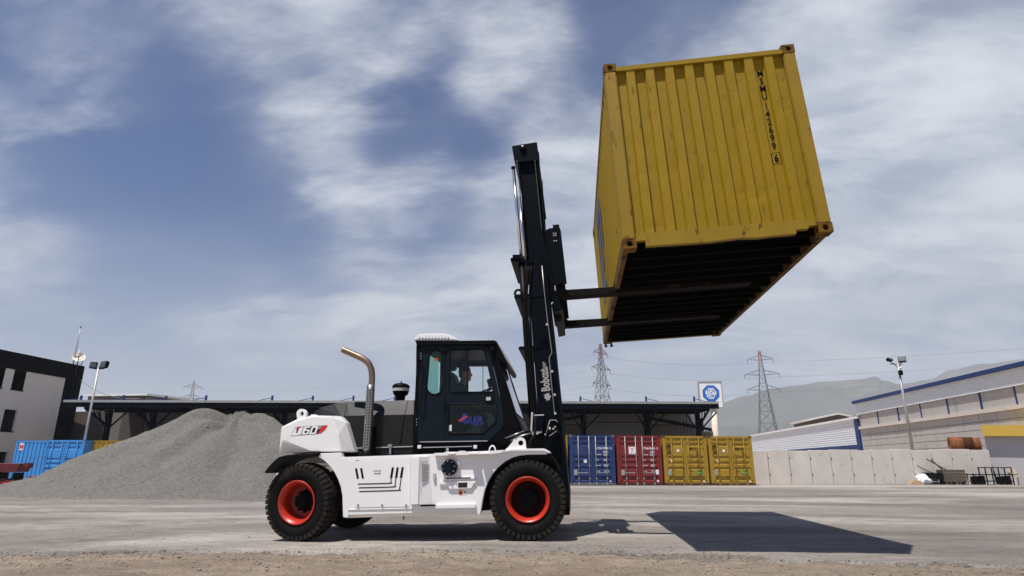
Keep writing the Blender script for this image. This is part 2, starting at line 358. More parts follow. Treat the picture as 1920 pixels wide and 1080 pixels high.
def ground_mat(name, kind):
    m = bpy.data.materials.new(name); m.use_nodes = True; t = m.node_tree; n = t.nodes; l = t.links; b = n['Principled BSDF']; b.inputs['Roughness'].default_value = 0.95; b.inputs['Specular IOR Level'].default_value = 0.2
    g = n.new('ShaderNodeNewGeometry')
    def noi(s, d=8, ro=0.6, st=(1, 1, 1), rz=0.0, dist=0.0):
        mp = n.new('ShaderNodeMapping'); l.new(g.outputs['Position'], mp.inputs[0]); mp.inputs['Scale'].default_value = st; mp.inputs['Rotation'].default_value = (0, 0, rz)
        x = n.new('ShaderNodeTexNoise'); l.new(mp.outputs[0], x.inputs['Vector']); x.inputs['Scale'].default_value = s; x.inputs['Detail'].default_value = d; x.inputs['Roughness'].default_value = ro; x.inputs['Distortion'].default_value = dist; return x.outputs['Fac']
    def mr(x, lo, hi, a=0, z=1):
        q = n.new('ShaderNodeMapRange'); q.interpolation_type = 'SMOOTHSTEP'; l.new(x, q.inputs[0])
        for i, v in enumerate((lo, hi, a, z)): q.inputs[i+1].default_value = v
        return q.outputs[0]
    def mx(f, a, bb, blend='MIX'):
        q = n.new('ShaderNodeMix'); q.data_type = 'RGBA'; q.blend_type = blend
        for i, v in ((0, f), (6, a), (7, bb)):
            if isinstance(v, tuple): q.inputs[i].default_value = v
            elif isinstance(v, (int, float)): q.inputs[i].default_value = v
            else: l.new(v, q.inputs[i])
        return q.outputs[2]
    def ml(a, bb):
        q = n.new('ShaderNodeMath'); q.operation = 'MULTIPLY'
        for i, v in enumerate((a, bb)):
            if isinstance(v, (int, float)): q.inputs[i].default_value = v
            else: l.new(v, q.inputs[i])
        return q.outputs[0]
    if kind == 'yard':
        c = mx(mr(noi(0.35, 8, 0.62, (0.45, 1, 1)), 0.32, 0.68), (0.148, 0.128, 0.113, 1), (0.240, 0.210, 0.186, 1))
        c = mx(ml(mr(noi(0.22, 6, 0.6, (0.3, 1, 1), R(4), 0.6), 0.46, 0.62), 0.85), c, (0.37, 0.335, 0.30, 1))          # pale dust blown over it
        c = mx(ml(mr(noi(1.1, 8, 0.7, (0.12, 1, 1), R(3)), 0.52, 0.72), 0.55), c, (0.098, 0.092, 0.088, 1))           # wheel-worn streaks
        c = mx(ml(mr(noi(2.2, 8, 0.7, (0.25, 1, 1), R(-5)), 0.56, 0.78), 0.5), c, (0.36, 0.33, 0.30, 1))
        c = mx(mr(noi(28, 6, 0.75), 0.30, 0.72), mx(1.0, c, (0.74, 0.74, 0.74, 1), 'MULTIPLY'), mx(1.0, c, (1.2, 1.2, 1.2, 1), 'MULTIPLY'))
        c = mx(ml(mr(noi(75, 4, 0.7), 0.60, 0.72), 0.5), c, (0.09, 0.085, 0.08, 1))
        c = mx(mr(noi(5.5, 8, 0.7, (0.5, 1, 1)), 0.30, 0.70), mx(1.0, c, (0.78, 0.78, 0.78, 1), 'MULTIPLY'), mx(1.0, c, (1.18, 1.18, 1.18, 1), 'MULTIPLY'))
        c = mx(ml(mr(noi(0.16, 5, 0.55, (0.5, 1.0, 1), R(12)), 0.50, 0.60), 0.38), c, (0.105, 0.098, 0.094, 1))         # patched darker asphalt
        h, bs, bd = noi(38, 9, 0.78), 0.7, 0.02
    else:
        c = mx(mr(noi(0.9, 8, 0.62, (0.4, 1, 1)), 0.3, 0.7), (0.37, 0.285, 0.212, 1), (0.52, 0.415, 0.32, 1))
        c = mx(ml(mr(noi(0.6, 8, 0.65, (0.35, 1, 1), R(6)), 0.50, 0.68), 0.7), c, (0.33, 0.275, 0.225, 1))
        c = mx(mr(noi(22, 7, 0.75), 0.3, 0.72), mx(1.0, c, (0.72, 0.71, 0.70, 1), 'MULTIPLY'), mx(1.0, c, (1.18, 1.18, 1.18, 1), 'MULTIPLY'))
        c = mx(ml(mr(noi(60, 4, 0.7), 0.60, 0.74), 0.55), c, (0.16, 0.125, 0.095, 1))
        c = mx(mr(noi(4.5, 8, 0.7, (0.45, 1, 1)), 0.30, 0.70), mx(1.0, c, (0.76, 0.75, 0.74, 1), 'MULTIPLY'), mx(1.0, c, (1.16, 1.16, 1.16, 1), 'MULTIPLY'))
        h, bs, bd = noi(18, 10, 0.80), 1.0, 0.08
    l.new(c, b.inputs['Base Color'])
    bn = n.new('ShaderNodeBump'); bn.inputs['Strength'].default_value = bs; bn.inputs['Distance'].default_value = bd; l.new(h, bn.inputs['Height']); l.new(bn.outputs[0], b.inputs['Normal'])
    return m
YARDM = ground_mat('dusty worn asphalt yard', 'yard'); DIRTM = ground_mat('sandy dirt', 'dirt')

bm = nb(); fpoly(bm, [(-4000, -600, -0.30), (4000, -600, -0.30), (4000, 5000, -0.30), (-4000, 5000, -0.30)])
obj('ground', bm, DIRTM, struct=True)
# yard slab
xs = [-80, -60, -45, -35, -28, -22, -18] + [-16+0.1*i for i in range(261)] + [10.5, 12, 14, 17, 20, 25, 30, 40, 55, 80]
ts = [0, 0.06, 0.15, 0.3, 0.5, 0.8, 1.2, 1.7, 2.3, 3, 4, 5.5, 7.5, 10, 13, 17, 22, 30, 42, 60]
bm = nb(); grid = []
for x in xs:
    e = edge_y(x); colv = [bm.verts.new((x, e-0.02, gz(x)-0.10))]
    for t in ts:
        y = e+t if t < 60 else 75
        z = gz(x) + (0.010*noise.noise((x*0.8, y*0.8, 0)) + 0.006*noise.noise((x*3, y*3, 2)) if abs(x) < 17 and t < 8 else 0) - (0.018 if t == 0 else 0.006 if t == 0.06 else 0)
        colv.append(bm.verts.new((x, y, z)))
    grid.append(colv)
for i in range(len(xs)-1):
    for j in range(len(ts)): bm.faces.new((grid[i][j], grid[i+1][j], grid[i+1][j+1], grid[i][j+1])).smooth = True
obj('yard', bm, YARDM, struct=True)
# dirt verge before the slab
def dirt_z(x, y):
    k = sm((edge_y(x)+0.05-y)/0.5)
    h = 0.035*noise.noise((x*0.55, y*1.6, 1)) + 0.030*noise.noise((x*1.7, y*3.2, 5)) + 0.020*noise.noise((x*5, y*7, 3)) + 0.012*noise.noise((x*13, y*15, 9))
    return gz(x) - 0.035 + 0.040*k + h
bm = nb(); xs2 = [-40, -25, -16, -12] + [-10+0.05*i for i in range(361)] + [10, 14, 25, 40]; ys2 = [-12, -4, 0, 2, 3.5, 4.5, 5.2] + [5.5+0.045*i for i in range(60)]
grid = [[bm.verts.new((x, min(y, edge_y(x)+0.05), dirt_z(x, min(y, edge_y(x)+0.05)))) for y in ys2] for x in xs2]
for i in range(len(xs2)-1):
    for j in range(len(ys2)-1):
        a = (grid[i][j], grid[i+1][j], grid[i+1][j+1], grid[i][j+1])
        if (a[0].co-a[3].co).length > 1e-4 or (a[1].co-a[2].co).length > 1e-4: bm.faces.new(a).smooth = True
obj('dirt_verge', bm, DIRTM, struct=True)
# loose stones
STONE = M('loose stones', (0.22, 0.195, 0.17), 0.9, var=0.45, vs=9, bump=0.3, bs=60)
def stones(name, spots, label):
    bm = nb()
    ico = [(0, 0, 1), (0.894, 0, 0.447), (0.276, 0.851, 0.447), (-0.724, 0.526, 0.447), (-0.724, -0.526, 0.447), (0.276, -0.851, 0.447), (0.724, 0.526, -0.447), (-0.276, 0.851, -0.447), (-0.894, 0, -0.447), (-0.276, -0.851, -0.447), (0.724, -0.526, -0.447), (0, 0, -1)]
    fc = [(0, 1, 2), (0, 2, 3), (0, 3, 4), (0, 4, 5), (0, 5, 1), (1, 6, 2), (2, 7, 3), (3, 8, 4), (4, 9, 5), (5, 10, 1), (6, 7, 2), (7, 8, 3), (8, 9, 4), (9, 10, 5), (10, 6, 1), (6, 11, 7), (7, 11, 8), (8, 11, 9), (9, 11, 10), (10, 11, 6)]
    for x, y, z, r in spots:
        a = random.random()*6.28; ca, sa = math.cos(a), math.sin(a); ax, ay, az = random.uniform(.7, 1.4), random.uniform(.6, 1.1), random.uniform(.45, .8)
        vs = []
        for q in ico:
            k = r*random.uniform(0.8, 1.2); px, py, pz = q[0]*ax*k, q[1]*ay*k, q[2]*az*k
            vs.append(bm.verts.new((x+px*ca-py*sa, y+px*sa+py*ca, z+pz+r*az*0.45)))
        for f in fc: bm.faces.new([vs[i] for i in f])
    o = obj(name, bm, STONE, fixn=False); o['kind'] = 'stuff'; tag(o, label, 'stones'); return o
sp_ = []
for i in range(3600):                                # crumbled edge of the slab
    x = random.uniform(-10, 8); y = edge_y(x) + random.gauss(-0.02, 0.10+0.16*max(0, noise.noise((x*0.6, 9, 9))))
    z = dirt_z(x, y) if y < edge_y(x) else gz(x)
    sp_.append((x, y, z, 0.0025+0.0035*random.random()+0.012*random.random()**7))
stones('edge_gravel', sp_, 'grey crumbs of gravel along the broken edge of the yard')
sp_ = []
for i in range(9000):
    x = random.uniform(-9, 7); y = edge_y(x) - abs(random.gauss(0, 0.9)) - 0.02
    if y < 4.5: continue
    sp_.append((x, y, dirt_z(x, y), 0.0025+0.004*random.random()+0.014*random.random()**8))
stones('verge_pebbles', sp_, 'scattered small pebbles on the sandy dirt verge')
sp_ = []
for i in range(1500):
    x = random.gauss(0.6, 1.6) if i % 2 else random.uniform(-9, 9); y = edge_y(x) + abs(random.gauss(0, 0.6)) if i % 2 else edge_y(x)+abs(random.gauss(0, 4))
    sp_.append((x, y, gz(x), 0.0025+0.004*random.random()+0.012*random.random()**8))
stones('yard_pebbles', sp_, 'dark pebbles scattered over the worn yard surface')

RUB = M('dark broken gravel', (0.185, 0.158, 0.130), 0.95, var=0.5, vs=22, bump=1.0, bs=45, bdist=0.03, spec=0.1)
bm = nb(); g = []
for i in range(1001):                                # ragged ridge of broken surfacing along the edge
    x = -11+0.02*i; e_ = edge_y(x); wdh = 0.16+0.16*max(-0.5, noise.noise((x*0.8, 5.5, 1))); rowv = []
    for j in range(13):
        v = j/12; y = e_ + (v-0.42)*wdh*2
        base = gz(x)-0.02 if y > e_ else dirt_z(x, y)
        hh = math.sin(math.pi*v)*(0.012+0.030*max(0, 0.35+noise.noise((x*1.1, 2.2, 4)))) + math.sin(math.pi*v)*(0.022*noise.noise((x*14, y*14, 3)) + 0.016*noise.noise((x*32, y*32, 6)))
        mk = sm(0.35+1.5*noise.noise((x*0.9, y*2.0, 8))+0.8*noise.noise((x*4, y*5, 2))); rowv.append(bm.verts.new((x, y, base + hh*mk*0.9 - (0.03 if j in (0, 12) else 0) + 0.012*mk - 0.03*(1-mk))))
    g.append(rowv)
for a_, b_ in zip(g, g[1:]):
    for j in range(12): bm.faces.new((a_[j], b_[j], b_[j+1], a_[j+1]))
o = obj('edge_rubble', bm, RUB); o['kind'] = 'stuff'; tag(o, 'ragged dark ridge of broken gravel where yard meets dirt', 'rubble')

# ------------------------------------------------------------------ gravel heap
def heap_h(x, y):
    def cone(cx, cy, h, ax, ay, sx=1.0):
        dx = (x-cx); dx = dx/ax if dx < 0 else dx/(ax*sx)
        d = math.hypot(dx, (y-cy)/ay)
        k = 1-d
        return h*(k + 0.10*math.exp(-(d*3.2)**2) - 0.08*math.exp(-((d)*9)**2))
    wx = 0.45*noise.noise((x*0.28, y*0.28, 4)); x0, y0 = x, y
    x = x + wx; y = y + 0.45*noise.noise((x0*0.3, y0*0.3, 11))
    cs = [cone(-16.0, 25.4, 3.35, 7.3, 4.6, 0.78), cone(-14.6, 25.6, 3.12, 4.6, 4.2), cone(-13.5, 25.8, 3.02, 4.6, 4.2), cone(-11.8, 25.6, 2.80, 3.5, 3.9), cone(-18.0, 24.0, 2.0, 4.8, 3.0), cone(-12.2, 23.7, 1.85, 3.3, 2.6), cone(-14.9, 23.2, 1.75, 3.6, 2.5), cone(-17.0, 22.8, 1.15, 3.4, 2.0), cone(-20.8, 24.2, 0.85, 4.6, 2.4), cone(-19.0, 22.5, 0.6, 4.2, 1.8), cone(-10.6, 24.6, 1.9, 2.6, 2.6)]
    k = 20.0; h = math.log(sum(math.exp(k*c) for c in cs))/k
    am = min(1, max(0, h)/0.8)
    an = math.atan2(y0-25.5, x0+14.5); rl_ = abs(noise.noise((an*3.1, 0.12*math.hypot(x0+14.5, y0-25.5), 2.2)))
    return h + am*(0.12*(0.3-rl_) + 0.42*noise.noise((an*2.3+1.0, 0.10*math.hypot(x0+14.5, y0-25.5), 4.2)) + 0.20*noise.noise((x0*0.55+y0*0.4, y0*0.3, 6)) + 0.09*noise.noise((x0*0.9, y0*0.9, 0))) + 0.035*noise.noise((x0*2.6, y0*2.6, 7)) + 0.012*noise.noise((x0*6, y0*6, 3)) - 0.06
GRAV = M('crushed grey gravel', (0.20, 0.19, 0.172), 0.95, var=0.30, vs=9.0, bump=1.0, bs=20, bdist=0.11, spec=0.1)
bm = nb(); nx, ny = 260, 130; g = []
for i in range(nx+1):
    x = -26.5+19.5*i/nx
    g.append([bm.verts.new((x, 20+10.5*j/ny, max(-0.28, gz(x)+heap_h(x, 20+10.5*j/ny)))) for j in range(ny+1)])
for i in range(nx):
    for j in range(ny):
        q = (g[i][j], g[i+1][j], g[i+1][j+1], g[i][j+1])
        if max(v.co.z for v in q) > -0.2: bm.faces.new(q).smooth = True
bmesh.ops.delete(bm, geom=[v for v in bm.verts if not v.link_faces], context='VERTS')
tag(obj('gravel_heap', bm, GRAV), 'large grey heap of crushed gravel with several ridges behind the forklift', 'gravel heap')

sp_ = []
while len(sp_) < 3500:                               # coarse pieces on the slopes and rolled to the foot
    x = random.uniform(-25, -8); y = random.uniform(20, 26); h = heap_h(x, y)
    if h < -0.05: continue
    r_ = 0.008+0.010*random.random()+0.03*random.random()**12
    sp_.append((x, y, max(gz(x), gz(x)+h)-r_*0.3, r_))
for i in range(700):
    a_ = random.uniform(math.pi, 2*math.pi); x = -15.5+9.3*math.cos(a_)*random.uniform(.96, 1.07); y = 24.6+4.1*math.sin(a_)*random.uniform(.96, 1.1); sp_.append((x, y, gz(x), 0.012+0.03*random.random()**4))
stones('heap_stones', sp_, 'loose stones lying on and around the gravel heap')

# ------------------------------------------------------------------ shipping containers
CW, CL, CHT = 2.438, 6.058, 2.591
def casting(bm, x0, x1, y0, y1, z0, z1):             # hollow corner block with oval holes
    t = 0.02
    def hole(u0, u1, v0, v1): cu, cv = (u0+u1)/2, (v0+v1)/2; return arc(cu, cv, (u1-u0)*0.22, (v1-v0)*0.33, 0, 324, 9)
    def add(b2):
        me = bpy.data.meshes.new('t'); b2.to_mesh(me); b2.free(); bm.from_mesh(me); bpy.data.meshes.remove(me)
    rx = [(x0, z0), (x1, z0), (x1, z1), (x0, z1)]; ry = [(y0+t, z0), (y1-t, z0), (y1-t, z1), (y0+t, z1)]
    add(plate(rx, [hole(x0, x1, z0, z1)], lambda u, v, d: (u, y0+d, v), t)); add(plate(rx, [hole(x0, x1, z0, z1)], lambda u, v, d: (u, y1-d, v), t))
    add(plate(ry, [hole(y0, y1, z0, z1)], lambda u, v, d: (x0+d, u, v), t)); add(plate(ry, [hole(y0, y1, z0, z1)], lambda u, v, d: (x1-d, u, v), t))
    box(bm, x0+t, x1-t, y0+t, y1-t, z0, z0+0.015); box(bm, x0+t, x1-t, y0+t, y1-t, z1-0.015, z1)
def corr_profile(u0, u1, period, flat, slope, depth, start_out=False):
    out = [(u0, depth)]; u = u0 + (period-flat-2*slope)/2
    while u + flat + 2*slope < u1 - 0.02:
        out += [(u, depth), (u+slope, 0), (u+slope+flat, 0), (u+flat+2*slope, depth)]; u += period
    out.append((u1, depth)); return out
def sheet(prof, v0, v1, fn):
    bm = nb(); A = [bm.verts.new(fn(u, v0, d)) for u, d in prof]; B = [bm.verts.new(fn(u, v1, d)) for u, d in prof]
    for i in range(len(A)-1): bm.faces.new((A[i], A[i+1], B[i+1], B[i]))
    return bm
def dented(prof, v0, v1, fn, n, amp):                # corrugated sheet with worn, dented flats
    bm = nb(); rows = []
    for k in range(n+1):
        v = v0+(v1-v0)*k/n; row = []
        for u, d in prof:
            a = sm(min(v-v0, v1-v)/0.12)*amp
            row.append(bm.verts.new(fn(u + a*0.5*noise.noise((u*5, v*4, 3)), v, d + a*noise.noise((u*7, v*5.5, 8)) + (a*1.8*max(0, noise.noise((u*3.3, v*2.6, 1))-0.32)*3))))
        rows.append(row)
    for k in range(n):
        for i in range(len(prof)-1): bm.faces.new((rows[k][i], rows[k][i+1], rows[k+1][i+1], rows[k+1][i]))
    return bm
def container_shell(root, paint, cast, rail=None):
    W2 = CW/2; P = 0.155
    for z0, z1 in ((0, 0.118), (CHT-0.118, CHT)):
        for sx in (-1, 1):
            for y0, y1 in ((0, 0.178), (CL-0.178, CL)):
                bm = nb(); xa, xb = sorted((sx*W2, sx*(W2-0.162))); casting(bm, xa, xb, y0, y1, z0, z1)
                obj('corner_casting', bm, cast, root, True)
    for sx in (-1, 1):
        for y0, y1 in ((0.004, 0.15), (CL-0.15, CL-0.004)):
            bm = nb(); xa, xb = sorted((sx*(W2-0.004), sx*(W2-P))); box(bm, xa, xb, y0, y1, 0.118, CHT-0.118); bevel(bm, 0.012); obj('corner_post', bm, YELR if rail else paint, root, True)
        xa, xb = sorted((sx*(W2-0.006), sx*(W2-0.07)))
        bm = nb(); box(bm, xa, xb, 0.178, CL-0.178, CHT-0.085, CHT-0.02); obj('top_side_rail', bm, paint, root, True)
        bm = nb(); f0, f1 = CL/2-1.025, CL/2+1.025; q = 0.19      # gaps are the fork pockets
        if rail and sx > 0: box(bm, xa, xb, 0.178, CL-0.178, 0.012, 0.165)
        else:
            for a, b in ((0.178, f0-q), (f0+q, f1-q), (f1+q, CL-0.178)): box(bm, xa, xb, a, b, 0.012, 0.165)
            for f in (f0, f1): box(bm, xa, xb, f-q, f+q, 0.130, 0.165)
        obj('bottom_side_rail', bm, rail or paint, root, True)
        pr = corr_profile(0.15, CL-0.15, 0.278, 0.072, 0.068, 0.036)
        obj('side_panel', sheet(pr, 0.165, CHT-0.085, lambda u, v, d, sx=sx: (sx*(W2-0.012-d), u, v)), paint, root, True)
    bm = nb(); box(bm, -W2+0.07, W2-0.07, 0.05, CL-0.05, CHT-0.04, CHT-0.022); obj('roof', bm, paint, root, True)
    bm = nb(); box(bm, -W2+0.071, W2-0.071, 0.06, CL-0.06, 0.150, 0.164); obj('floor', bm, UNDER, root, True)
    bm = nb(); box(bm, -W2+P, W2-P, CL-0.08, CL-0.012, 0.02, CHT-0.05); obj('far_end', bm, paint, root, True)
def door_end(root, paint, bars, y=0.0, marks=None, text_mat=DECALW):
    W2 = CW/2
    bm = nb(); box(bm, -W2+0.156, W2-0.156, 0.006, 0.12, CHT-0.15, CHT-0.03); bevel(bm, 0.01); obj('door_header', bm, paint, root, True)
    bm = nb(); box(bm, -W2+0.163, W2-0.163, 0.006, 0.12, 0.035, 0.125); bevel(bm, 0.01); obj('door_sill', bm, cast_of(paint), root, True)
    for s in (-1, 1):
        x0, x1 = (-W2+0.16, -0.012) if s < 0 else (0.012, W2-0.16)
        zt = [0.13, 0.20]; prof = [(0.13, 0.0), (0.20, 0.0)]
        for a, b in ((0.24, 0.47), (0.80, 0.95), (1.08, 1.24), (1.36, 1.52), (2.02, 2.20)):
            prof += [(a, 0.0), (a+0.035, 0.05), (b-0.035, 0.05), (b, 0.0)]
        prof += [(CHT-0.16, 0.0)]
        fr = 0.085; bm = sheet(prof, x0+fr, x1-fr, lambda u, v, d: (v, 0.045+d, u))
        box(bm, x0, x0+fr, 0.03, 0.10, 0.13, CHT-0.155); box(bm, x1-fr, x1, 0.03, 0.10, 0.13, CHT-0.155)
        d = obj('door', bm, paint, root, True)
        for bx in ((x0+0.30, x1-0.17) if s < 0 else (x0+0.17, x1-0.30)):
            bm = nb(); tube(bm, [(bx, 0.005, 0.07), (bx, 0.005, CHT-0.07)], 0.019, 8)
            for zc in (0.09, CHT-0.12): box(bm, bx-0.035, bx+0.035, -0.012, 0.035, zc-0.06, zc+0.06)
            for zc in (0.35, 1.0, 1.65, 2.25): box(bm, bx-0.04, bx+0.04, -0.016, 0.03, zc-0.03, zc+0.03)
            obj('locking_bar', bm, bars, d, True)
        bm = nb(); box(bm, x0+0.2, x1-0.25, -0.024, -0.008, 0.62, 0.66); obj('door_handle', bm, bars, d, True)
        for zc in (0.32, 0.95, 1.65, 2.30):
            bm = nb(); hx = x0-0.02 if s < 0 else x1+0.02; box(bm, hx-0.06, hx+0.06, 0.002, 0.06, zc-0.05, zc+0.05); obj('hinge', bm, paint, d, True)
    if marks: marks(root, text_mat)
def cast_of(p): return {YEL2.name: RUSTDK, BLU.name: GALVD, REDC.name: REDDK}.get(p.name, p)
RUSTDK = M('brown stained sill', (0.12, 0.06, 0.025), 0.7, var=0.3, vs=5); GALVD = M('worn grey sill', (0.16, 0.16, 0.17), 0.6, var=0.3, vs=5); REDDK = M('dark red sill', (0.10, 0.02, 0.018), 0.6, var=0.3, vs=5)
YFR = 0.024
XV, ZV = (1, 0, 0), (0, 0, 1)
def mk_text(root, m, t, size, x, z, bold=0.002, sx=0.85, y=0.026, nm='lettering'):
    bm = nb(); text(bm, t, size, (x, y, z), XV, ZV, bold, sx=sx); obj(nm, bm, m, root, True, fixn=False)
def mk_plate(root, m, x0, x1, z0, z1, nm='sticker'):
    bm = nb(); box(bm, x0, x1, 0.0275, 0.044, z0, z1); return obj(nm, bm, m, root, True)
def mk_disc(root, m, x, z, r, nm='sticker'):
    bm = nb(); q = lathe(bm, [(r, 0.0275), (r, 0.044)], 18, (x, 0, z), 'Y'); bm.faces.new(q[0]); return obj(nm, bm, m, root, True)
def id_marks(no1, no2, chk, sticker=None):
    def f(root, tm):
        mk_text(root, tm, no1, 0.15, 0.22, 1.85, 0.005); mk_text(root, tm, no2, 0.15, 0.56, 1.85, 0.005, 0.72); mk_text(root, tm, chk, 0.15, 0.985, 1.85, 0.005); mk_text(root, tm, '22G1', 0.13, 0.60, 1.67, 0.004)
        for k, z in enumerate((1.545, 1.275, 0.995, 0.70)):
            mk_text(root, tm, ('MAX GROSS', 'TARE', 'PAYLOAD', 'CU.CAP')[k], 0.065, 0.20, z, 0.002, 0.8)
            mk_text(root, tm, ('30,480 KG\n67,200 LB', '2,185 KG\n4,820 LB', '28,295 KG\n62,380 LB', '33.2 CU.M\n1,172 CU.FT')[k], 0.065, 0.60, z+0.03, 0.002)
        mk_plate(root, DECALG, -1.02, -0.83, 0.52, 0.80, 'data_plate')
        if sticker: sticker(root)
    return f
def st_blue(root):
    mk_disc(root, DECALW, -0.39, 1.22, 0.092); mk_text(root, DECALB, 'o', 0.12, -0.425, 1.19, y=0.0265); mk_plate(root, DECALW, 0.88, 0.98, 0.18, 0.23)
def st_red(root):
    mk_plate(root, DECALW, -0.56, -0.20, 1.60, 1.98); mk_text(root, DECALR, 'T', 0.24, -0.45, 1.73, 0.006, 1.0); mk_text(root, DECALR, 'TRITON', 0.055, -0.48, 1.65)
    mk_plate(root, DECALW, 0.86, 1.02, 0.56, 0.80); mk_disc(root, DECALW, 0.95, 0.22, 0.062)
def st_msc(root):
    mk_text(root, DECALK, 'm', 0.50, -1.04, 1.83, 0.009, 0.80, nm='logo'); mk_text(root, DECALK, 'sc', 0.34, -1.01, 1.63, 0.008, 0.95, nm='logo')
    mk_plate(root, DECALW, -0.46, -0.33, 1.72, 1.86)
    bm = nb(); poly_prism(bm, [(-0.86, 0.0275, 1.30), (-0.72, 0.0275, 1.30), (-0.79, 0.0275, 1.15)], [(-0.86, 0.044, 1.30), (-0.72, 0.044, 1.30), (-0.79, 0.044, 1.15)]); obj('sticker', bm, DECALW, root, True)
    mk_plate(root, GREENS, 0.52, 0.88, 0.57, 0.74); mk_text(root, DECALW, 'SEAL HERE', 0.06, 0.55, 0.635, 0.001, 0.9); mk_plate(root, DECALW, 0.84, 0.98, 0.16, 0.22)

# --- the lifted container
TILT = 0.0544
near0 = Vector((0.6114, 7.0362, 3.4876))
lift = thing('lifted_container', 'yellow corrugated shipping container raised high on the forklift forks', 'container',
             near0 + Vector((CW/2*math.cos(TILT), 0, CW/2*math.sin(TILT))), (0, -TILT, 0))
container_shell(lift, YEL, CASTM, RAILM)
W2 = CW/2
prof = []; u = -W2+0.155; prof.append((u, 0.050))
k0 = u + 0.115
for i in range(8):
    a = k0 + i*0.2514; prof += [(a, 0.050), (a+0.016, 0.0), (a+0.016+0.105, 0.0), (a+0.137, 0.050)]
prof.append((W2-0.155, 0.050))
obj('end_panel', dented(prof, 0.165, CHT-0.12, lambda u, v, d: (u, 0.012+d, v), 26, 0.0035), YEL, lift, True)
bm = nb(); box(bm, -W2+0.156, W2-0.156, 0.002, 0.10, CHT-0.125, CHT-0.060); bevel(bm, 0.006); obj('top_end_rail', bm, YEL, lift, True)
bm = nb(); segs = [(-W2+0.162, 0.085), (-W2+0.27, 0.085), (-W2+0.271, 0.012), (-0.2, 0.0), (0.15, 0.018), (0.35, 0.002), (0.5, 0.01), (W2-0.42, 0.012), (W2-0.42, 0.062), (W2-0.271, 0.062), (W2-0.27, 0.095), (W2-0.162, 0.095)]
A = [(x, 0.003, z) for x, z in segs] + [(W2-0.162, 0.003, 0.178), (-W2+0.162, 0.003, 0.178)]
poly_prism(bm, A, [(x, 0.075, z) for x, y, z in A]); obj('bottom_end_rail', bm, YELR, lift, True)
for i in range(17):
    y = 0.16 + i*(CL-0.32)/16
    if min(abs(y-(CL/2-1.025)), abs(y-(CL/2+1.025))) < 0.17: continue
    bm = nb(); box(bm, -W2+0.075, W2-0.075, y-0.004, y+0.004, 0.03, 0.149); box(bm, -W2+0.075, W2-0.075, y-0.03, y+0.03, 0.022, 0.03); obj('cross_member', bm, UNDER, lift, True)
for f in (CL/2-1.025, CL/2+1.025):
    for s in (-1, 1):
        bm = nb(); box(bm, -W2+0.076, W2-0.076, f+s*0.19-0.006, f+s*0.19+0.006, 0.02, 0.149); obj('pocket_wall', bm, UNDER, lift, True)
bm = nb()
zt = 2.200; cx_ = 0.756
for i, ch in enumerate('MSMU'): text(bm, ch, 0.135, (cx_, 0.0565, zt-i*0.113), (1, 0, 0), (0, 0, 1), 0.002, sx=0.80, align='CENTER')
for i, ch in enumerate('142699'): text(bm, ch, 0.135, (cx_, 0.0565, zt-0.48-i*0.113), (1, 0, 0), (0, 0, 1), 0.002, sx=0.80, align='CENTER')
zb = zt-0.48-5*0.113-0.170
text(bm, '6', 0.13, (cx_, 0.0565, zb), (1, 0, 0), (0, 0, 1), 0.003, sx=0.82, align='CENTER')
for (a, b, c, d) in ((-.055, .055, -.03, -.023), (-.055, .055, .115, .122), (-.055, -.048, -.023, .115), (.048, .055, -.023, .115)): fpoly(bm, [(cx_+a, .0565, zb+c), (cx_+b, .0565, zb+c), (cx_+b, .0565, zb+d), (cx_+a, .0565, zb+d)])
o = obj('lettering', bm, DECALK, lift, True, fixn=False); o['kind'] = 'stuff'
bm = nb(); NAVY = M('navy logo paint', (0.014, 0.024, 0.075), 0.5, var=0.1)
text(bm, 'm', 2.1, (-W2+0.0085, 4.75, 1.30), (0, -1, 0), (0, 0, 1), 0.06, sx=0.95); text(bm, 'sc', 1.35, (-W2+0.0085, 4.70, 0.55), (0, -1, 0), (0, 0, 1), 0.045, sx=1.05)
obj('side_logo', bm, NAVY, lift, True, fixn=False)
for dx in (0.05, 0.17):
    bm = nb(); tube(bm, [(-W2+dx, CL+0.02, -0.05), (-W2+dx, CL+0.02, 0.12)], 0.02, 8); box(bm, -W2+dx-0.03, -W2+dx+0.03, CL-0.01, CL+0.05, -0.06, -0.03); obj('locking_bar_end', bm, RUST, lift, True)

# --- the row of stored containers, doors towards the yard
row_a = atZ(1068, 912, -0.05); row_b = atZ(1420, 912, -0.05)
e = (row_b-row_a); e.z = 0; e.normalize(); ang = math.atan2(e.y, e.x)
stepw = (row_b-row_a).length/4
def row_container(i, label, paint, cast, marks, bars, tmat=DECALW):
    p = row_a + e*(stepw*(i+0.5)); r = thing('shipping_container', label, 'container', (p.x, p.y, gz(p.x)), (0, 0, ang), 'containers stored in a row with doors facing out')
    container_shell(r, paint, cast); door_end(r, paint, bars, marks=marks, text_mat=tmat); return r
row_container(-1, 'yellow container mostly hidden behind the forklift mast, beside the navy one', YEL2, YEL2, id_marks('MEDU', '318 402', '7', st_msc), GALV, DECALK)
row_container(0, 'navy blue container with closed doors beside the red one', BLU, GALVD, id_marks('LYGU', '159806', '0', st_blue), GALV)
row_container(1, 'dark red container with white square sticker on its doors', REDC, REDDK, id_marks('TTNU', '104734', '0', st_red), GALV)
row_container(2, 'yellow container with closed doors directly beside the red one', YEL2, RUSTDK, id_marks('MEDU', '116261', '5', st_msc), YEL2, DECALK)
row_container(3, 'yellow container at the end of the row next to the concrete wall', YEL2, RUSTDK, id_marks('MSMU', '248111', '1', st_msc), YEL2, DECALK)

